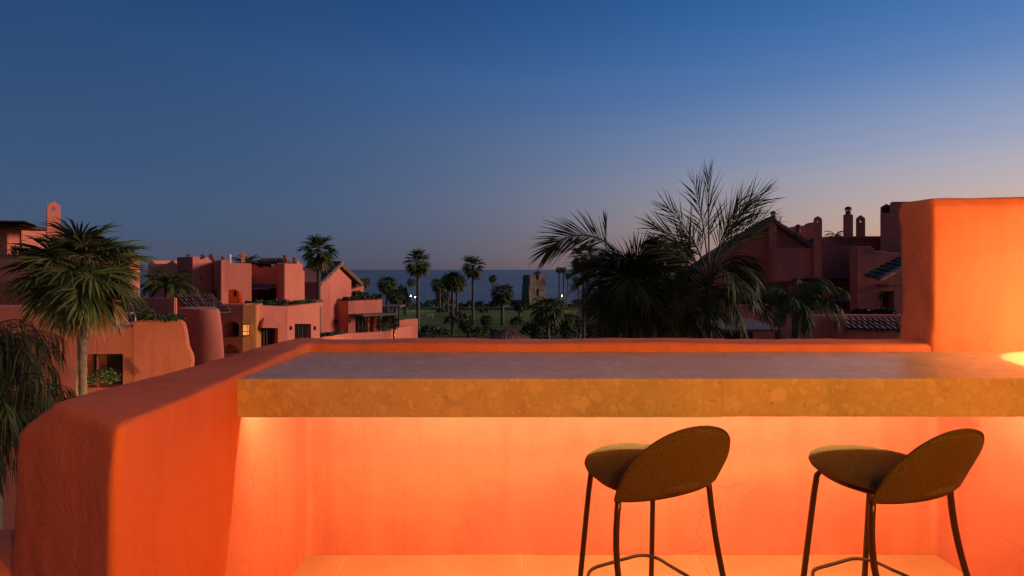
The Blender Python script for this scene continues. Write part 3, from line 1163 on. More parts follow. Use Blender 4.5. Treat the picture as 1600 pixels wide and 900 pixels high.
# eave of the upper roof, with rafters
bm = bmesh.new()
loft(bm, [[P(-150, 343, 19), P(38, 346.5, 19), P(57, 352.5, 19.6), P(57, 355, 19.6), P(38, 351.5, 19), P(-150, 350, 19)][::-1],
          [P(-150, 343, 22.4), P(38, 344.5, 22.4), P(55, 351, 22), P(55, 353.5, 22), P(38, 350, 22.4), P(-150, 349, 22.4)][::-1]])
bmesh.ops.recalc_face_normals(bm, faces=bm.faces)
obj('eave', bm, M['wood'], ha)
for k in range(5):
    bm = bmesh.new()
    x = -14 + k * 9.5
    a = P(x, 352, 19.2)
    box(bm, a.x, a.x + .10, 19.15, 20.9, a.z - .09, a.z + .03)
    obj('rafter', bm, M['wood'], ha)
gable_chimney(ha, 72.5, 94.5, 314.5, 321, 402, 18.6, .3, (83.5, 325, 3.6))
# recess window in the lower wall
window(ha, fA, 131, 556, 190, 606, .7, 3)
slabq(ha, fA, 127, 552, 193, 607, .45, .03, 'dark', 'dark_recess_fill')  # near-black sheet painting in the shade inside the recess
# tile roof behind, falling to the right
tile_roof(ha, P(300, 489, 19.0), P(361, 486, 19.8) - P(300, 489, 19.0), P(272, 461.5, 20.6) - P(300, 489, 19.0), 11, 5, True, seed=3)
block(ha, Face(278, 20.6, 344, 20.6), [(278, 470), (338, 484)], .2, bev=.02)

hb = thing('round_wall', 'dusky pink curved buttress wall between the near house and the lantern court', 'wall', P(310, 600, 18.5).xy.to_3d() + V((0, 0, GZ)))
bm = bmesh.new()
rings = []
for py, l, r, D_ in ((640, 262, 354, 18.0), (575, 264, 351.5, 18.0), (545, 265, 350, 18.02), (510, 268, 347, 18.05), (486, 271, 344, 18.1), (481, 273, 342.5, 18.15)):
    ring = []
    for k in range(9):
        t = k / 8
        px = l + (r - l) * t
        ring.append(P(px, py, D_ + .9 - .9 * sin(pi * (.12 + .62 * t)) ) )
    z = ring[0].z
    ring = [V((p.x, p.y, z)) for p in ring]
    ring += [V((X(r - 5, 19.3), 19.3, z)), V((ring[0].x, 19.3, z))]
    rings.append(ring)
rings.insert(0, [V((p.x, p.y, GZ + .02)) for p in rings[0]])
loft(bm, rings)
bmesh.ops.recalc_face_normals(bm, faces=bm.faces)
md_ = obj('plaster_body', bm, M['wall'], hb)
md = md_.modifiers.new('b', 'BEVEL'); md.width = .07; md.segments = 3; md.limit_method = 'ANGLE'; md.angle_limit = R(40)
baked(md_).shade_smooth()

# things on the near house's terraces
for args in ((226, 503, 30, 25, 14.75, 'little round topiary tree in front of the low pink wall', 21, None, 'leaf_bright'),):
    shrub(*args, leaf=.2, n_=800, name='topiary', cat='topiary', stem=True)
hedge(230, 284, 502, 13, 14.62, 14.68, 'low dark planting along the top of the rounded planter wall', .5, 'leaf_bright', 900, 3, .07)
hedge(154, 206, 513, 7, 14.75, 14.8, 'dark ground planting beside the white chair', .4, 'leaf', 400, 4, .06)
shrub(266, 500, 9, 15, 15.2, 'small spiky potted plant at the end of the planter wall', 22, None, 'leaf_bright', .22, 90)
hedge(22, 205, 399, 14, 17.9, 18.3, 'trailing dark hedge on the upper terrace under the slab chimney', .6, 'leaf', 420, 5, .09)
wc = thing('garden_chair', 'white metal garden chair frame on the terrace beside the topiary', 'chair', P(200, 511, 15.0))
for nm, pts in (('leg', [(188, 508, 14.9), (192, 490.5, 15.0)]), ('leg', [(187, 508, 15.5), (193, 490.5, 15.4)]), ('leg', [(212, 509, 15.0), (211, 490.5, 15.0)]), ('leg', [(212.5, 509, 15.5), (211.5, 490.5, 15.4)])):
    bm = bmesh.new(); tube(bm, [P(*p) for p in pts], .014, 6)
    obj(nm, bm, M['white'], wc)
bm = bmesh.new()
a, b = P(191, 490, 15.0), P(212, 490, 15.0)
box(bm, a.x, b.x, 15.0, 15.45, a.z - .012, a.z + .012)
obj('seat', bm, M['white'], wc)
shrub(160, 606, 60, 30, 13.5, 'leafy shrub in front of the dark recess of the near house', 23, None, 'leaf_bright', .2, 420)

# ================================================================== B: stepped court house
hc = thing('court_house', 'stepped pink house with wavy parapets, an arched balcony and a lantern court', 'house', P(350, 600, 31).xy.to_3d() + V((0, 0, GZ)))
f1 = Face(281, 31.0, 300, 29.5)
f2 = Face(300, 29.5, 330, 30.4)
block(hc, f1, [(281, 402), (283.5, 402), (287, 405), (291, 406.3), (295, 405), (298, 402), (300.2, 401)], .4, bev=.03)
block(hc, f2, [(300, 401), (304, 402.3), (309, 402.3), (314, 406), (318, 404), (322, 401.8), (326, 403.5), (332, 408)], 1.8, bev=.03)
f3 = Face(326, 31.2, 344.6, 29.3)
f4 = Face(344.6, 29.3, 396, 30.3)
block(hc, f3, [(324, 413), (334, 410), (338, 406.8), (344.8, 406.4)], .4, bev=.03, cuts=[(rect(332.5, 452, 340, 478), .3)])
block(hc, f4, [(344.6, 406.4), (348, 406.2), (353, 407), (356, 410), (360, 411), (393, 411.6)], 3.6, bev=.03, cuts=[(arch(350, 451.8, 378, 475.4, 459.5), 1.5)])
for f, x, y in ((f1, 290.5, 435), (f2, 314.5, 435)):
    slabq(hc, f, x - 1.3, y - 1.5, x + 1.3, y + 1.5, -.012, .06, 'frame', 'vent')
# arched balcony: door leaf inside, soft light
slabq(hc, f4, 350.5, 454, 359.5, 475, 1.30, .06, 'frame', 'door')
slabq(hc, f4, 371, 456, 375, 465, 1.42, .06, 'dark', 'wall_lamp')
bl = lamp('balcony_light', 'POINT', f4.on(366, 456, -.6), 4, (1, .52, .10), shadow_soft_size=.06)
for px, a, b, w in ((294.5, 396.6, 404, 6.6), (317, 397.2, 406, 6.5), (331, 396.6, 409, 8.5), (348.5, 400.2, 409, 6.5)):
    chimney_pot(hc, px, a, b, 30.6, w)
bm = bmesh.new(); c = P(359.5, 412, 32); lathe(bm, [(.07, 0), (.07, .45), (.11, .46), (.11, .52), (.02, .6)], 10, c)
obj('flue', bm, M['white'], hc)
gable_chimney(hc, 376.5, 383, 392.5, 396.5, 413, 32, .5, (379.8, 400, .9))
# recessed middle with pergola
f5 = Face(392, 32.2, 437, 32.2)
block(hc, f5, [(390, 412.2), (400, 412.2), (402, 415.5), (408, 418), (412, 415.5), (418, 415.5), (421, 418), (427, 415.5), (429, 412.2), (441, 412.2)], 2, bev=.03,
      cuts=[(rect(393, 450, 431.5, 474), 1.0)])
bm = bmesh.new()
extrude_poly(bm, [f5.on(384, 410, .25), f5.on(384, 412.4, .25), f5.on(436, 412.6, .25), f5.on(436, 410.2, .25)], -f5.n * 2.8)
obj('roof_slab', bm, M['wood'], hc)
bm = bmesh.new()
extrude_poly(bm, [f5.on(394, 450, .9), f5.on(394, 451.4, .9), f5.on(394, 445.2, 0), f5.on(394, 443.8, 0)], f5.u * 1.52)
obj('awning', bm, M['canopy'], hc)
for k in range(6):
    slabq(hc, f5, 394 + k * 7.2, 451, 395.4 + k * 7.2, 474, .12, .06, 'wood', 'post')
slabq(hc, f5, 393, 450, 432, 474, .7, .03, 'glass', 'pane')
f6 = Face(434.5, 31.2, 445, 31.0)
block(hc, f6, [(434.6, 412.4), (444.4, 411.6)], 1.5, bev=.03)
f6b = Face(444, 32.0, 461, 32.0)
block(hc, f6b, [(444, 419), (448, 423), (461, 423)], 1.5, bev=.03)
for px, w, a, b in ((445.5, 8, 398, 424), (460, 8, 402, 424)):
    fq = Face(px - w / 2, 33, px + w / 2, 33)
    block(hc, fq, [(px - w / 2, a + 6), (px + w / 2, a + 6)], .4, Z(b, 33), name='chimney', bev=.015)
    chimney_pot(hc, px, a, a + 7, 33.2, w * .8)
tile_roof(hc, P(400, 411, 36), P(444, 411, 36) - P(400, 411, 36), P(408, 403.5, 38.5) - P(400, 411, 36), 9, 5, False, seed=9)
# lower storey: lantern wall, arch, awning
f7 = Face(342, 27.6, 380, 27.6)
block(hc, f7, [(340, 475.8), (382, 475.4)], .9, bev=.03, cuts=[(arch(350, 502, 373.5, 527, 509), 1.4), ([(350, 552), (350, 545), (353, 540), (360, 538), (368, 541), (373, 546), (373, 552)], .5)])
slabq(hc, f7, 346, 500, 376, 530, .86, .06, 'wood', 'door')
f8 = Face(378, 27.3, 401, 27.5)
block(hc, f8, [(378.5, 476.8), (400.5, 477)], 1.8, m='wall_ochre', bev=.03)
f9 = Face(400, 28.2, 448, 29.4)
block(hc, f9, [(398, 477), (448.5, 478.8)], 1.0, bev=.03, cuts=[(rect(400.5, 510, 434.5, 552), .7)])
slabq(hc, f9, 400, 509, 436, 552, .6, .04, 'dark', 'shutter')
for k in range(7):
    slabq(hc, f9, 401.5 + k * 4.8, 510, 403.2 + k * 4.8, 552, .40, .08, 'wood', 'slat')
bm = bmesh.new()
a0, a1, a2, a3 = f9.on(402, 510.5, .75), f9.on(433.5, 511, .75), f9.on(427, 495.5, .02), f9.on(413, 495.5, .02)
b0, b1 = f9.on(402, 511.5, -.02), f9.on(433.5, 512, -.02)
vv_ = [bm.verts.new(p) for p in (a0, a1, a2, a3, b0, b1)]
for q in ((0, 1, 2, 3), (0, 3, 4), (1, 5, 2), (0, 4, 5, 1), (3, 2, 5, 4)):
    bm.faces.new([vv_[i] for i in q])
bmesh.ops.recalc_face_normals(bm, faces=bm.faces)
obj('hood', bm, M['wall'], hc)
f10 = Face(448, 29.4, 500, 33)
block(hc, f10, [(448, 478.9), (470, 478), (500, 475)], 1.0, bev=.03, cuts=[(rect(460.5, 506, 486, 530), .6)])
window(hc, f10, 460.5, 506, 486, 530, .3, 4)
for x in (453.5, 491):
    slabq(hc, f10, x - 1.2, 509.5, x + 1.2, 515.5, -.10, .10, 'frame', 'wall_lamp', .02)
# garden terrace between the storeys (roof of the lower storey)
bm = bmesh.new()
extrude_poly(bm, [V((X(340, 28), 28, Z(482, 28))), V((X(450, 29.6), 29.6, Z(482, 28))), V((X(505, 33.4), 33.4, Z(482, 28))), V((X(505, 36), 36, Z(482, 28))), V((X(340, 34), 34, Z(482, 28)))], (0, 0, -.25))
obj('terrace_slab', bm, M['wall'], hc)
ln = thing('wall_lantern', 'lit square lantern glowing on the ochre wall of the court', 'lantern', f8.on(383, 524, .05))
lo_ = world_loc(ln)
fl_ = Face(378.6, 27.1, 387.5, 27.15)
bm = bmesh.new()
for x in (378.6, 387.0):
    for o_ in (0, -.24):
        extrude_poly(bm, [fl_.on(q, w, o_) for q, w in rect(x, 507.5, x + .7, 524)], -fl_.n * .03)
for y in (506.5, 517.5, 524):
    extrude_poly(bm, [fl_.on(q, w, .004) for q, w in rect(378, y, 388.2, y + .8)], -fl_.n * .29)
obj('lantern_frame', bm, M['frame'], ln)
bm = bmesh.new()
extrude_poly(bm, [fl_.on(q, w, -.02) for q, w in rect(379.6, 508, 386.8, 523.6)], -fl_.n * .21)
obj('lantern_glass', bm, M['lantern'], ln)
lamp('lantern_light', 'POINT', fl_.on(383.5, 521, .35), 2.5, (1, .56, .12), shadow_soft_size=.08)
lamp('court_light', 'POINT', f8.on(362, 556, 1.2), 7, (1, .50, .14), shadow_soft_size=.08)
hedge(383, 446, 478.5, 11, 29.0, 30.0, 'clipped green hedge along the court house terrace', .6, 'leaf_bright', 620, 11, .11)
hedge(455, 490, 478.5, 9, 31.0, 33.2, 'low green hedge under the villa window beside the palm trunk', .6, 'leaf_bright', 620, 12, .11)
shrub(446, 480, 18, 14, 30.0, 'loose grey-green plant spilling between the two terrace hedges', 31, None, 'leaf', .25, 200)
shrub(334, 466, 12, 14, 30.6, 'small brown bush in the doorway corner of the stepped towers', 32, None, 'leaf', .25, 200)

# far parapet left of the towers
hd = thing('far_house', 'distant pink flat house with raised parapet corners left of the stepped towers', 'house', P(255, 600, 45).xy.to_3d() + V((0, 0, GZ)))
fd = Face(226, 45, 300, 45)
block(hd, fd, [(230.5, 407.5), (233, 406.3), (239, 406.8), (241, 411), (244, 412.6), (258, 412.6), (264, 410), (266, 407.5), (272.5, 406.8), (273, 410), (278, 413), (300, 412)], 4, bev=.05)
window(hd, fd, 248, 425, 256, 436, -.01, 2)

# ================================================================== gabled villa with its annex
hv = thing('gabled_villa', 'pink gabled villa with a clay tile roof behind the tall middle palm', 'house', P(520, 600, 42).xy.to_3d() + V((0, 0, GZ)))
fg = Face(498.5, 38.0, 551, 43.0)
fe = Face(444, 40.5, 498.5, 38.0)
block(hv, fe, [(442, 441), (498.6, 441)], 1.0, bev=.02, cuts=[(rect(462, 456.5, 490, 471.5), .5)])
block(hv, fg, [(498.5, 441), (529.5, 418.5), (549, 438)], 7, bev=.02)
window(hv, fe, 462, 456.5, 490, 471.5, .25, 4)
slabq(hv, fe, 450.4, 456, 452.4, 461.5, -.10, .10, 'frame', 'wall_lamp', .02)
slabq(hv, fg, 522.5, 499.5, 525, 506, -.12, .12, 'frame', 'wall_lamp', .02)
# roof slopes
e0, e1, r1 = P(450, 441.5, 40.6), fg.on(497.0, 443.5, .25), fg.on(530.5, 411, .25)
r0 = r1 + (e0 - e1)
tile_roof(hv, e0, e1 - e0, r0 - e0, 16, 9, False, thick=.14, seed=5)
e2 = fg.on(564.5, 443.5, .25)
e3 = e2 + (e0 - e1)
tile_roof(hv, e3, e2 - e3, r0 - e3, 16, 9, False, thick=.22, seed=6)
bm = bmesh.new()
tube(bm, [r0 + V((0, 0, .05)), r1 + V((0, 0, .05))], .11, 8)
obj('ridge', bm, M['tile'], hv)
fb2 = Face(549, 44, 570, 45)
block(hv, fb2, [(547, 445.5), (563, 444), (569, 447.5)], 3, bev=.03)
bm = bmesh.new()
extrude_poly(bm, [fb2.on(551, 441, .5), fb2.on(559.5, 442.5, .5), fb2.on(559.5, 448, .5), fb2.on(551, 447.5, .5)], -fb2.n * .5)
obj('porch_roof', bm, M['wood'], hv)
fx = Face(533.5, 41, 543.5, 40)
fy = Face(543.5, 40, 597.5, 43.5)
block(hv, fx, [(533.5, 470.8), (543.6, 471)], .6, bev=.03)
block(hv, fy, [(543.5, 471), (560, 469.5), (597.3, 466)], 3.0, bev=.03, cuts=[(rect(548, 493, 575, 522), .5), (rect(578, 495, 584, 522), .4)])
window(hv, fy, 548, 494, 575, 521, .25, 5)
slabq(hv, fy, 578.3, 495.5, 583.7, 521, .3, .05, 'wood', 'door')
for x in (545.7, 577):
    slabq(hv, fy, x - .9, 500, x + .9, 505, -.10, .10, 'frame', 'wall_lamp', .02)
bm = bmesh.new()
extrude_poly(bm, [fy.on(545, 490.5, 1.5), fy.on(545, 493.3, 1.5), fy.on(600, 491, 1.5), fy.on(600, 488.3, 1.5)], -fy.n * 1.6)
obj('porch_canopy', bm, M['canopy'], hv)
for x in (550, 573, 596):
    a = fy.on(x, 492, 1.35)
    bm = bmesh.new(); box(bm, a.x - .07, a.x + .07, a.y - .07, a.y + .07, GZ, a.z)
    obj('post', bm, M['wood'], hv)
bm = bmesh.new()
extrude_poly(bm, [P(597, 478.5, 47), P(597, 481.5, 47), P(625, 481, 47), P(625, 478.3, 47)], (0, 2.5, 0))
obj('pergola_roof', bm, M['canopy'], hv)
for x in (600, 611, 623):
    a = P(x, 481, 47.2)
    bm = bmesh.new(); box(bm, a.x - .07, a.x + .07, 47.1, 47.25, GZ, a.z)
    obj('post', bm, M['wood'], hv)
hedge(538, 594, 470, 7, 40.6, 43.4, 'rough planting on the flat roof of the villa annex', .9, 'leaf', 460, 13, .15)
hedge(552, 574, 463, 9, 44, 45, 'dark hedge on the villa back terrace', .8, 'leaf', 460, 14, .16)

# garden walls in front of the villa
gw = thing('garden_wall', 'warmly lit low garden wall below the lawn, right of the villa porch', 'wall', P(628, 560, 46).xy.to_3d() + V((0, 0, GZ)))
block(gw, Face(608, 44, 644, 47), [(611, 515), (616, 513.5), (643.5, 507.5)], .35, bev=.03, name='plaster_body')
gw2 = thing('garden_wall', 'red brown garden wall behind the lit one, ending at the nearest lawn palm', 'wall', P(640, 560, 52).xy.to_3d() + V((0, 0, GZ)))
block(gw2, Face(622, 50, 654, 52), [(622, 501), (640, 498.5), (653, 498)], .35, bev=.03, name='plaster_body')
gw3 = thing('garden_wall', 'low wall with a hedge running along the foot of the villa', 'wall', P(560, 560, 38).xy.to_3d() + V((0, 0, GZ)))
block(gw3, Face(490, 34.5, 615, 41), [(495, 524), (540, 521), (600, 518), (612, 517)], .35, bev=.03, name='plaster_body')
hedge(497, 534, 526, 7, 33.5, 35, 'dark low hedge by the foot of the tall middle palm', .7, 'leaf', 420, 15, .12)
shrub(568, 522, 22, 12, 38.5, 'dark rounded bush in front of the villa porch doors', 33, None, 'leaf', .18, 300)
shrub(609, 527, 34, 44, 43.0, 'tall dark bush between the villa porch and the lit garden wall', 34, None, 'leaf', .2, 500)
shrub(593, 524, 16, 22, 42.0, 'dark bush at the corner post of the villa porch', 35, None, 'leaf', .2, 300)
lamp('garden_light', 'POINT', P(622, 524, 43.2), 30, (1, .52, .2), shadow_soft_size=.1)
lamp('porch_light', 'POINT', P(540, 535, 35.5), 22, (1, .50, .2), shadow_soft_size=.1)
lamp('garden_light', 'POINT', P(62, 640, 11.0), 150, (1, .50, .2), shadow_soft_size=.1)
lamp('near_garden_light', 'POINT', P(235, 610, 11.4), 135, (1, .50, .14), shadow_soft_size=.1)

# ================================================================== watchtower
tw = thing('watchtower', 'ruined square stone watchtower on the shore before the sea', 'tower', P(834, 478, 126).xy.to_3d() + V((0, 0, GZ)))
DT = 126
base_l, edge, base_r = 813.5, 826.5, 854.5
top_l, tedge, top_r = 817.2, 827.3, 851.3
bm = bmesh.new()
rings = []
nz = 9
rnd = random.Random(4)
ztop = Z(429, DT)
for k in range(nz + 1):
    t = k / nz
    z = GZ - .3 + (ztop - GZ + .3) * t
    l, e, r = base_l + (top_l - base_l) * t, edge + (tedge - edge) * t, base_r + (top_r - base_r) * t
    a, b, c = V((X(l, DT + 5), DT + 5, z)), V((X(e, DT), DT, z)), V((X(r, DT + 2.2), DT + 2.2, z))
    ring = [a, a.lerp(b, .5), b, b.lerp(c, .33), b.lerp(c, .66), c, c + (a - b)]
    for i, p in enumerate(ring):
        p += V((rnd.uniform(-.12, .12), rnd.uniform(-.1, .1), rnd.uniform(-.13, .13) if k == nz else 0))
    rings.append(ring)
loft(bm, rings)
bmesh.ops.recalc_face_normals(bm, faces=bm.faces)
ftw = Face(827, DT, 853, DT + 2.2)
o = obj('stone_body', bm, M['rubble'], tw)
for poly, dp in ((rect(838.2, 451, 841.8, 461), 1.2), ([(838.3, 437.5), (837.6, 428), (842, 428), (841.3, 436), (840, 438.5)], 1.0)):
    b2 = bmesh.new(); extrude_poly(b2, [ftw.on(x, y, .8) for x, y in poly], -ftw.n * (dp + .8))
    c = obj('cut', b2, M['rubble'])
    md = o.modifiers.new('c', 'BOOLEAN'); md.solver = 'EXACT'; md.object = c
    baked(o)
    bpy.data.objects.remove(c)
shrub(839.5, 431, 13, 8, 127.5, 'dark scrub growing on the broken top of the watchtower', 36, None, 'leaf', .3, 160)

# ================================================================== lawn things
pv = thing('pavilion', 'small garden pavilion with a ribbed cone roof showing over the parapet', 'pavilion', P(794, 560, 40).xy.to_3d() + V((0, 0, GZ)))
ap = P(793.5, 513.5, 40)
bm = bmesh.new()
n8 = 10
lathe(bm, [(1.75, -.95), (1.72, -.80), (.06, 0)], n8, ap)
obj('roof', bm, M['tile'], pv)
for k in range(n8 * 3):
    a = 2 * pi * k / (n8 * 3)
    bm = bmesh.new()
    tube(bm, [ap + V((.07 * cos(a), .07 * sin(a), .01)), ap + V((1.74 * cos(a), 1.74 * sin(a), -.82))], .032, 4)
    obj('roof_rib', bm, M['tile'], pv)
for k in range(6):
    a = 2 * pi * k / 6
    bm = bmesh.new(); box(bm, ap.x + 1.5 * cos(a) - .07, ap.x + 1.5 * cos(a) + .07, ap.y + 1.5 * sin(a) - .07, ap.y + 1.5 * sin(a) + .07, GZ, ap.z - .8)
    obj('post', bm, M['wood'], pv)
wb = thing('notice_board', 'small white board standing on the lawn beside the tall left palm', 'board', P(672, 497, 104).xy.to_3d() + V((0, 0, GZ)))
bm = bmesh.new(); a = P(667, 490.5, 104); b = P(677.5, 494.5, 104); box(bm, a.x, b.x, 104, 104.12, b.z, a.z)
obj('panel', bm, M['white'], wb)
for x in (668.5, 676):
    a = P(x, 494, 104); bm = bmesh.new(); box(bm, a.x - .05, a.x + .05, 104.02, 104.10, GZ, a.z)
    obj('post', bm, M['white'], wb)
def street_lamp(px, py, D, label, m, power, colr):
    p = P(px, py, D)
    t = thing('street_lamp', label, 'street lamp', V((p.x, p.y, GZ)))
    bm = bmesh.new(); lathe(bm, [(.14, 0), (.09, .3), (.06, p.z - GZ - .2)], 8)
    obj('pole', bm, M['frame'], t, world=False)
    bm = bmesh.new(); bmesh.ops.create_icosphere(bm, subdivisions=2, radius=.11)
    obj('lamp_head', bm, M[m], t, world=False, loc=(0, 0, p.z - GZ))
    l = lamp('street_light', 'POINT', (0, 0, 0), power, colr, shadow_soft_size=.3)
    l.parent = t; l.location = (0, -.5, p.z - GZ)
    return t
street_lamp(642, 462, 122, 'brightest white street lamp by the shore, left of the tall lawn palm trunk', 'cool_bulb', 160, (.9, 1, .8))
street_lamp(648.3, 464, 126, 'smaller white street lamp close beside the brightest one', 'cool_bulb', 60, (.9, 1, .8))
street_lamp(878, 462, 124, 'warm globe lamp under the twin palms right of the watchtower', 'bulb', 200, (1, .70, .3))
lamp('palm_uplight', 'SPOT', P(886.5, 485, 117), 2200, (1, .72, .28), spot_size=R(50), shadow_soft_size=.1).rotation_euler = V((0, -.25, -1)).to_track_quat('-Z', 'Y').to_euler()
S.objects['palm_uplight'].rotation_euler = V((0.0, .22, 1)).to_track_quat('-Z', 'Y').to_euler()

# ================================================================== C: houses on the right
hr = thing('gable_house', 'dark red gabled house behind the feathery palms, a pot chimney on its ridge', 'house', P(1180, 600, 20).xy.to_3d() + V((0, 0, GZ)))
fr = Face(1060, 20, 1290, 20)
block(hr, fr, [(1080, 428), (1110, 398), (1164, 366), (1203, 347.5), (1216, 353), (1262, 386)], .8, bev=.03)
fr2 = turned(1195, 1222, 19.7)
block(hr, fr2, [(1201, 351), (1214, 351)], .6, bev=.03, name='pier')
for sgn, (ea, eb), (ra, rb) in ((1, (1060, 434), (1204, 344.5)), (-1, (1272, 391), (1203, 344.5))):
    o0, rdg = fr.on(ea, eb, .35), fr.on(ra, rb, .35)
    back = V((0, 1.0, 0))
    if sgn > 0:
        tile_roof(hr, o0 + back, -back, rdg - o0, 4, 10, False, thick=.10, seed=21)
    else:
        tile_roof(hr, o0, back, rdg - o0, 4, 7, False, thick=.08, seed=22)
fc = turned(1202, 1214, 20.6)
block(hr, fc, [(1202.5, 340.5), (1213.5, 340.5)], .3, Z(356, 20.6), name='chimney', bev=.015)
chimney_pot(hr, 1208, 329.5, 341, 20.75, 8.5)
bm = bmesh.new(); tube(bm, [P(1217, 352, 21), P(1218.5, 346, 21), P(1220.3, 337.5, 21)], [.05, .025, .012], 6)
obj('finial', bm, M['pot'], hr)
fr3 = Face(1213, 18.6, 1300, 18.6)
block(hr, fr3, [(1213.5, 387.5), (1272, 386.8)], .35, Z(440, 18.6), bev=.03)
gable_chimney(hr, 1271, 1284.6, 337, 341.5, 436, 18.4, .4, (1277.5, 345.6, 1.7))
fr4 = Face(1230, 21.5, 1300, 21.5)
block(hr, fr4, [(1236.5, 354.5), (1243, 354), (1251, 352), (1260, 353), (1266, 350.5), (1271, 347), (1284, 347)], .5, bev=.03)
chimney_pot(hr, 1247, 350.5, 362, 21.3, 9)
fr5 = Face(1080, 19.4, 1215, 19.4)
slabq(hr, fr, 1205, 401, 1209.5, 433, -.02, .05, 'wood', 'shutter')
slabq(hr, fr, 1203.5, 399.5, 1211, 402, -.14, .14, 'dark', 'lintel')

hs = thing('parapet_house', 'dark red house with two tall chimneys and a shaded terrace next to the pier', 'house', P(1330, 600, 19).xy.to_3d() + V((0, 0, GZ)))
fs1 = Face(1260, 20.0, 1440, 20.0)
block(hs, fs1, [(1296, 369.5), (1297, 369), (1640, 368.5)], .5, bev=.03)
fs2 = Face(1280, 19.2, 1345, 19.2)
block(hs, fs2, [(1282, 387.5), (1296, 387), (1297, 384), (1337, 384)], .5, Z(438, 19.2), bev=.03)
bm = bmesh.new()
a = P(1332, 384, 18.8)
lathe(bm, [(.13, Z(438, 18.8) - a.z), (.13, -.05), (.10, 0), (.01, .02)], 14, a)
obj('round_pillar', bm, M['wall'], hs, smooth=True)
bm = bmesh.new()
extrude_poly(bm, [P(1284, 376.5, 20.4), P(1297, 369.5, 20.4), P(1297, 372, 20.4), P(1284, 379, 20.4)], (0, 1.5, 0))
obj('side_roof', bm, M['wood'], hs)
slabq(hs, Face(1283, 20.9, 1300, 20.9), 1291, 376, 1297, 388, 0, .2, 'frame', 'post')
fch = turned(1317, 1333.5, 19.6)
block(hs, fch, [(1317.5, 335), (1333, 334.8)], .45, Z(372, 19.6), name='chimney', bev=.02)
chimney_pot(hs, 1325.3, 322.4, 336, 19.8, 10)
gable_chimney(hs, 1337.3, 1352, 335.5, 341, 372, 19.4, .35, (1344.5, 345, 2.0))
fs3 = turned(1374, 1440, 18.9)
block(hs, fs3, [(1375.5, 324.5), (1378, 323.5), (1379, 332.5), (1390, 332.5), (1390.5, 317), (1394, 315), (1470, 314.5)], 1.4, bev=.02)
bm = bmesh.new(); a = P(1384.8, 332.5, 19.1)
box(bm, a.x - .11, a.x + .11, a.y - .11, a.y + .11, a.z - .02, a.z + .20)
loft(bm, [[a + V((x * .15, y * .15, .20)) for x, y in ((-1, -1), (1, -1), (1, 1), (-1, 1))], [a + V((x * .01, y * .01, .33)) for x, y in ((-1, -1), (1, -1), (1, 1), (-1, 1))]])
obj('chimney_pot', bm, M['pot'], hs)
fs4 = Face(1337, 17.6, 1440, 17.6)
block(hs, fs4, [(1338.5, 386), (1341, 384.5), (1357, 384.5), (1362, 388), (1367, 392.5), (1384, 394), (1640, 394)], .4, bev=.03,
      cuts=[(rect(1377, 455, 1396, 492), .3)])
bm = bmesh.new()
ml = [(1339.5, 480), (1339.5, 385.5), (1358, 385.2), (1362.5, 389), (1367, 393), (1385, 394)]
tube(bm, [fs4.on(x, y, .012) for x, y in ml], .022, 6)
obj('moulding', bm, M['wall'], hs)
# shaded terrace recess
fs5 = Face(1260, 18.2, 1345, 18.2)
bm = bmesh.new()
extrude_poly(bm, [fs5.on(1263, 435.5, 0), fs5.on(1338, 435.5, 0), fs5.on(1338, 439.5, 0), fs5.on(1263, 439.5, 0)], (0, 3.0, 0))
obj('shade_roof', bm, M['dark'], hs)
block(hs, Face(1250, 21.0, 1350, 21.0), [(1250, 437), (1350, 437)], .4, m='wood', name='dark_back_wall', bev=0)  # back wall coloured dark so the recess reads as shaded
block(hs, Face(1258, 18.4, 1268, 18.4), [(1262, 437), (1268, 437)], 2.7, bev=.02)
bm = bmesh.new()
a, b = P(1263, 486, 18.2), P(1340, 486, 18.2)
box(bm, a.x, b.x, 18.2, 21.0, a.z - .3, a.z)
obj('terrace_slab', bm, M['wall'], hs)
window(hs, Face(1260, 20.9, 1345, 20.9), 1290, 447, 1332, 484, -.02, 3)
door = slabq(hs, fs4, 1379, 457, 1394.5, 492, .2, .05, 'wood', 'door')
for x in (1375.6, 1395.4):
    slabq(hs, fs4, x, 454, x + 1.6, 492, -.03, .05, 'light_wood', 'door_jamb')
slabq(hs, fs4, 1370, 443.5, 1392, 447, -.5, .55, 'light_wood', 'beam', .01)
slabq(hs, fs4, 1374, 459, 1376.4, 467, -.08, .08, 'frame', 'wall_lamp', .01)
# tile lean-to beside the pier
o0 = P(1351, 430.5, 16.8)
tile_roof(hs, o0, P(1376, 436, 15.9) - o0, P(1424, 392, 17.3) - o0, 5, 9, True, thick=.06, seed=31)
# chair group in the shade
for px, lab in ((1309, 'pale cushioned chair in the shaded terrace, the one further from the bright pier'), (1320, 'pale cushioned chair in the shaded terrace, the one nearer the bright pier')):
    t = thing('terrace_chair', lab, 'chair', P(px, 486, 19.6))
    for nm, b in (('cushion', (-.15, .15, -.18, .18, .38, .47)), ('backrest', (-.15, .15, .16, .22, .5, .86))):
        bm = bmesh.new(); box(bm, *b); bmesh.ops.bevel(bm, geom=bm.edges[:], offset=.025, segments=2, affect='EDGES'); obj(nm, bm, M['white'] if nm == 'cushion' else M['canopy'], t, world=False)
    for sx in (-.13, .13):
        for sy in (-.15, .17):
            bm = bmesh.new(); box(bm, sx - .015, sx + .015, sy - .015, sy + .015, 0, .5); obj('leg', bm, M['frame'], t, world=False)
hedge(1310, 1397, 492, 11, 17.0, 17.0, 'dark clipped hedge on the terrace edge below the wooden door', .5, 'leaf', 900, 41, .07)
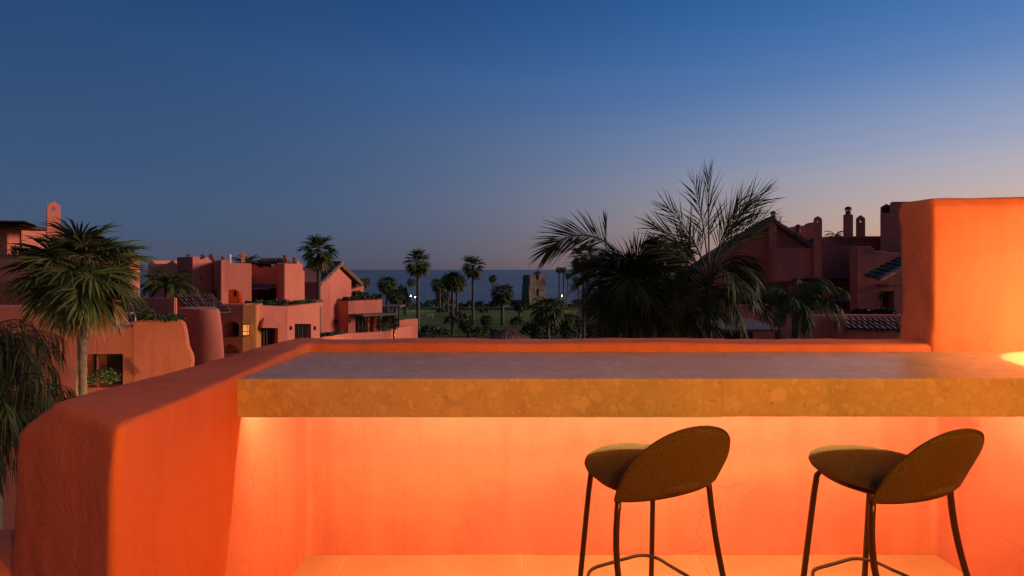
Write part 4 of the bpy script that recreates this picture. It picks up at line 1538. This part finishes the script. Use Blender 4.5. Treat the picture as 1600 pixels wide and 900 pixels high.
# lower garden wall with its tile coping
lw = thing('garden_wall', 'long dark red garden wall with a clay tile coping beside the bright pier', 'wall', P(1320, 600, 15).xy.to_3d() + V((0, 0, GZ)))
flw = Face(1225, 15, 1440, 15)
block(lw, flw, [(1225, 492.5), (1318, 492), (1600, 493)], .3, bev=.03, name='plaster_body')
tile_roof(lw, P(1321.5, 515, 14.2), P(1440, 517, 14.2) - P(1321.5, 515, 14.2), P(1321.5, 498, 14.9) - P(1321.5, 515, 14.2), 13, 3, True, thick=.06, seed=33)
block(lw, Face(1318, 14.4, 1324, 14.4), [(1319, 497), (1323.5, 497)], .6, bev=.02, name='pier')
ll = thing('terrace_wall', 'dark red stepped terrace walls under the gabled house behind the palms', 'wall', P(1150, 600, 17).xy.to_3d() + V((0, 0, GZ)))
block(ll, Face(1090, 17, 1160, 17), [(1095, 470), (1150, 468)], .4, bev=.03, name='plaster_body')
block(ll, Face(1140, 16.2, 1240, 16.2), [(1147, 477), (1210, 476.5), (1215, 487), (1240, 487)], .4, bev=.03, name='plaster_body')
hedge(1150, 1208, 478, 14, 16.8, 16.8, 'dark hedge behind the stepped terrace wall under the gabled house', .6, 'leaf', 900, 42, .08)
pc = thing('flat_canopy', 'grey flat canopy roof low in front of the dark red houses', 'canopy', P(1178, 560, 13.6).xy.to_3d() + V((0, 0, GZ)))
bm = bmesh.new()
a, b = P(1129, 514.5, 13.2), P(1225, 514.5, 13.2)
loft(bm, [[(a.x, 13.2, a.z), (b.x, 13.2, a.z), (b.x, 13.2, a.z - .06), (a.x, 13.2, a.z - .06)], [(a.x + .15, 15.0, a.z + .10), (b.x, 15.0, a.z + .10), (b.x, 15.0, a.z + .04), (a.x + .15, 15.0, a.z + .04)]])
bmesh.ops.recalc_face_normals(bm, faces=bm.faces)
obj('roof_sheet', bm, M['canopy'], pc)
for x in (a.x + .08, b.x - .08):
    bm = bmesh.new(); box(bm, x - .05, x + .05, 13.3, 13.4, GZ, a.z - .05); obj('post', bm, M['wood'], pc)
bm = bmesh.new(); box(bm, a.x, b.x, 14.9, 15.0, GZ, a.z + .03); obj('back_panel', bm, M['dark'], pc)

# ================================================================== palms
fan_palm(128, 425, 98, 11.2, 'big shaggy fan palm on the left in front of the near pink house', 54, 32, 13, seed=2)
fan_palm(498, 394, 33, 36, 'tall fan palm in front of the gabled villa', 38, 22, 6, seed=3)
fan_palm(653, 411, 26, 72, 'tall slender fan palm on the lawn nearest the two white street lamps', 34, 18, 5, seed=4)
fan_palm(739, 417, 22, 80, 'tall fan palm standing alone between the palm clump and the watchtower', 32, 18, 4, seed=5)
g = 'close clump of fan palms on the lawn'
far_palm(687, 445, 17, 117, 'shortest palm on the near edge of the lawn clump, its trunk base in shadow', 3.2, 11, g)
far_palm(707, 438, 20, 78, 'palm of the lawn clump whose trunk runs down to the parapet', 4.5, 12, g)
far_palm(714, 441, 19, 108, 'palm of the lawn clump on the side of the lone tall palm', 3.5, 13, g)
far_palm(700, 440, 15, 121, 'palm half hidden in the middle of the lawn clump', 3, 11, g)
far_palm(605, 444, 19, 92, 'bushy palm rising beside the villa annex against the sea', 5, 12)
far_palm(618, 462, 17, 88, 'low dark palm under the bushy one by the villa annex', 6, 13)
far_palm(570, 441, 11, 60, 'palm crown peeping out behind the villa gable', 3, 11)
far_palm(643, 441, 9, 128, 'small palm above the white street lamps', 2, 12)
far_palm(770, 435, 8, 138, 'little round-headed palm at the shore right of the lone tall palm', 2, 13)
far_palm(785, 458, 22, 92, 'spreading dark palm midway between the lone palm and the watchtower', 5, 11)
far_palm(812, 476, 14, 100, 'low dark palm at the foot of the watchtower', 4, 12)
far_palm(856, 484, 32, 62, 'broad drooping palm in front of the watchtower foot', 6, 13)
gp = 'thin shore palms right of the watchtower'
for px, cy, r, D_, ln_, lab in ((873.5, 421.5, 6.5, 134, 0, 'left one of the twin thin palms right of the watchtower'), (880.5, 421.5, 6.5, 134, 0, 'right one of the twin thin palms right of the watchtower'),
                          (888, 431, 6, 128, .4, 'thin leaning palm with its trunk lit golden from below'), (899, 436, 6, 130, -1.0, 'thin palm leaning towards the golden lit one'),
                          (904, 437, 5, 134, 0, 'thin straight palm right behind the leaning pair'), (911, 439, 5.5, 132, 0, 'thin palm in shade just left of the tall dark palm'),
                          (917, 441, 6, 131, 0, 'outermost thin shore palm half hidden by the tall dark palm')):
    far_palm(px, cy, r, D_, lab, 2.0, 12, gp, ln_)
fan_palm(912, 402, 28, 42, 'tall dark fan palm behind the arching feather frond', 36, 20, 5, seed=8)
far_palm(1062, 395, 30, 40, 'dark fan palm hidden behind the two near feather palms', 6, 12)
feather_set('date', 1.0, .26, 40, .25, .012, 75, 'palm', (75, 58, 40, 24, 6))
feather_palm(386, 415, 46, 'date palm crown showing over the roof of the court house', 'date', 30, 6, 1.6, 4)
feather_palm(340 - 78, 446, 27, 'grey green date palm between the near house and the stepped towers', 'date', 34, 9, 1.45, 5, e0=70, e1=-5)
feather_palm(1306, 368, 24, 'small leafy plant top behind the parapet between the slab chimneys', 'date', 10, 4, .52, 6, e0=70, e1=10)

# near pair of feather palms in the middle distance
feather_set('bushy', .95, .80, 44, .20, .012, 75, 'palm_near', (86, 70, 54, 36, 16, -8, -30), .1, (38, 12), 12)
feather_set('plume', 1.1, .55, 34, .45, .010, 80, 'palm_near', (86, 66, 44, 22, 0, -22), .1, (48, 20), 12)
rootA, hA = feather_palm(986, 446, 8.6, 'dense shaggy feather palm left of the pair, with one frond arching towards the sea', 'bushy', 46, 13, .90, 11, e0=90, e1=-60)
rootB, hB = feather_palm(1109, 450, 8.0, 'tall airy feather palm of the pair with upswept fronds, nearer the dark red houses', 'plume', 12, 7, .80, 12, e0=20, e1=-45)
rootC, hC = feather_palm(1062, 478, 9.4, 'dark low feather palm filling the gap between the airy and the shaggy one', 'bushy', 26, 10, .80, 14, e0=88, e1=-50)
rnd = random.Random(77)
def hero(root, h, px, py, D, az, e, L, bend, nl, ll, droop, w=.015, lift=.12, ang=(62, 28), pw_=1.3, twist=0, jit=8, t0=.14):
    """one particular frond, its foot given as a picture point"""
    p = P(px, py, D)
    me = feather_leaf(rnd, R(e), L * (1.1 if t0 > .4 else 1), R(bend), nl, ll, droop, w, 'palm_near', lift, pw_, ang, twist, jit, t0)
    return link_mesh('frond', me, root, loc=p - root.location, rot=(0, 0, R(az)))
hero(rootA, hA, 962, 396, 8.6, 180, 62, 1.36, 112, 42, .66, .14, .012, .05, ang=(58, 14), pw_=.85, twist=74, jit=5, t0=.2)
hero(rootA, hA, 947, 394, 8.6, 100, 86, .60, 6, 7, .28, .0, .012, .0, ang=(8, 5), jit=3)
for az, e, L, bend, tw, ll in ((75, 88, 1.62, 10, 70, .5), (10, 72, 1.6, 30, 76, .5), (120, 86, 1.50, 14, 80, .50), (20, 76, 1.42, 26, 75, .55), (8, 66, 1.30, 38, -72, .60), (160, 78, 1.30, 34, 75, .50), (176, 66, 1.15, 42, -70, .55),
                               (-10, 80, 1.45, 44, 60, .58), (-50, 82, 1.2, 40, 65, .5), (100, 70, 1.1, 50, 40, .5), (185, 55, .95, 40, 70, .5)):
    hero(rootB, hB, 1108, 446, 8.0, az, e, L, bend, 17, ll * 1.25, .06, .0085, .10, ang=(52, 14), twist=tw, jit=17, t0=.42)
for az, e, L, bend, tw in ((5, 66, 1.05, 150, 40), (-30, 60, 1.05, 150, 0), (-80, 50, 1.0, 140, 20), (185, 45, .85, 115, -30), (14, 52, 1.1, 140, 0), (-55, 30, 1.0, 110, 20), (-5, 74, 1.2, 150, 30)):
    hero(rootB, hB, 1110, 440, 8.0, az, e, L * .86, bend, 34, .52, .6, .009, .05, ang=(46, 18), twist=tw, jit=10, t0=.3)

# queen palm before the right houses
feather_set('queen', 1.25, .50, 44, .95, .011, 105, 'palm', (80, 62, 44, 26, 8))
feather_palm(1243, 478, 12.2, 'weeping queen palm in front of the dark red houses', 'queen', 17, 11, .95, 21, e0=84, e1=8)
# hanging queen palm at the far left edge
feather_set('weep', 1.3, .80, 34, 2.2, .0095, 110, 'palm_shaded', (78, 60, 40, 22, 5), .1, jit=11)
feather_palm(-34, 560, 5.6, 'weeping feather palm with long hanging leaflets close by at the left edge', 'weep', 30, 20, .68, 22, e0=80, e1=-15)
feather_palm(-10, 650, 5.2, 'lower weeping palm with yellowish fronds behind the rounded parapet end', 'weep', 24, 20, .66, 23, e0=75, e1=-20)

for px, cy, r, D_, lab in ((731, 508, 15, 72, 'low bushy palm in front of the lone tall palm foot'), (842, 506, 17, 66, 'low bushy palm below the watchtower by the pavilion roof'),
                           (884, 500, 17, 70, 'low bushy palm right of the broad drooping one'), (760, 500, 12, 84, 'low bushy palm left of the spreading dark palm'),
                           (634, 470, 12, 112, 'bushy palm crown just left of the brightest street lamp'), (692, 462, 14, 119, 'low palm crown tucked under the lawn clump')):
    far_palm(px, cy, r, D_, lab, 4, 11, 'low bushy garden palms')

# ================================================================== shrubs on and round the lawn
gs = 'dark shrubs along the shore edge of the lawn'
rnd = random.Random(9)
for k in range(34):
    px = 636 + k * 9 + rnd.uniform(-4, 4)
    D_ = rnd.uniform(126, 139)
    shrub(px, 0, rnd.uniform(11, 24), rnd.uniform(7, 17), D_, 'dark rounded shrub on the shore edge of the lawn', 1 + k % 5, gs, gz=GZ - .05, leaf=.22, n_=420)
gs2 = 'dark garden shrubs just beyond the parapet'
near = [(668, 26, 26, 70), (690, 22, 16, 74), (704, 20, 14, 90), (727, 22, 34, 78), (748, 20, 20, 72), (762, 18, 16, 76), (775, 20, 20, 70), (826, 26, 28, 70), (842, 24, 34, 66), (868, 24, 26, 72),
        (890, 26, 24, 70), (908, 26, 30, 74), (930, 30, 34, 66), (895, 18, 14, 95), (922, 16, 16, 100), (868, 18, 18, 98), (756, 14, 14, 110), (808, 18, 20, 84), (690, 16, 12, 112), (712, 18, 10, 106)]
near_labels = ['broad dark shrub beside the foot of the tall slender lawn palm', 'low dark shrub left of the trunk of the lawn clump', 'small dark shrub on the lawn under the lawn clump',
               'big round dark bush at the foot of the lone tall palm', 'dark shrub just right of the lone tall palm foot', 'low dark shrub left of the pavilion roof',
               'dark shrub touching the left edge of the pavilion roof', 'broad dark shrub just right of the pavilion roof', 'tall dark bush below the watchtower',
               'dark shrub under the broad drooping palm', 'dark shrub right of the broad drooping palm trunk', 'dark shrub left of the tall dark palm trunk',
               'big dark bush at the foot of the tall dark palm', 'small shrub on the lawn below the golden lit palm', 'small shrub on the lawn behind the tall dark palm',
               'small shrub behind the broad drooping palm', 'smallest shrub on the open lawn right of the lone tall palm', 'dark shrub on the lawn left of the watchtower foot',
               'low spreading shrub on the far lawn by the lawn clump', 'flat spreading shrub round the trunks of the lawn clump']
for k, (px, w, h_, D_) in enumerate(near):
    shrub(px, 0, w * 1.35, h_ * 1.2, D_, near_labels[k], 1 + k % 5, gs2, gz=GZ - .05, leaf=.22, n_=420)
for k, (px, w, h_, D_, lab) in enumerate(((630, 22, 46, 118, 'tall dark shore tree behind the bushy villa palms'), (584, 26, 40, 112, 'dark round tree between the villa and the bushy palms'),
                                          (960, 70, 60, 50, 'broad dark thicket under the left feather palm'), (1030, 80, 60, 46, 'broad dark thicket under the right feather palm'))):
    shrub(px, 0, w, h_, D_, lab, 3 + k, None, gz=GZ - .05, leaf=.2, n_=700, name='broad_tree', cat='tree', stem=True)
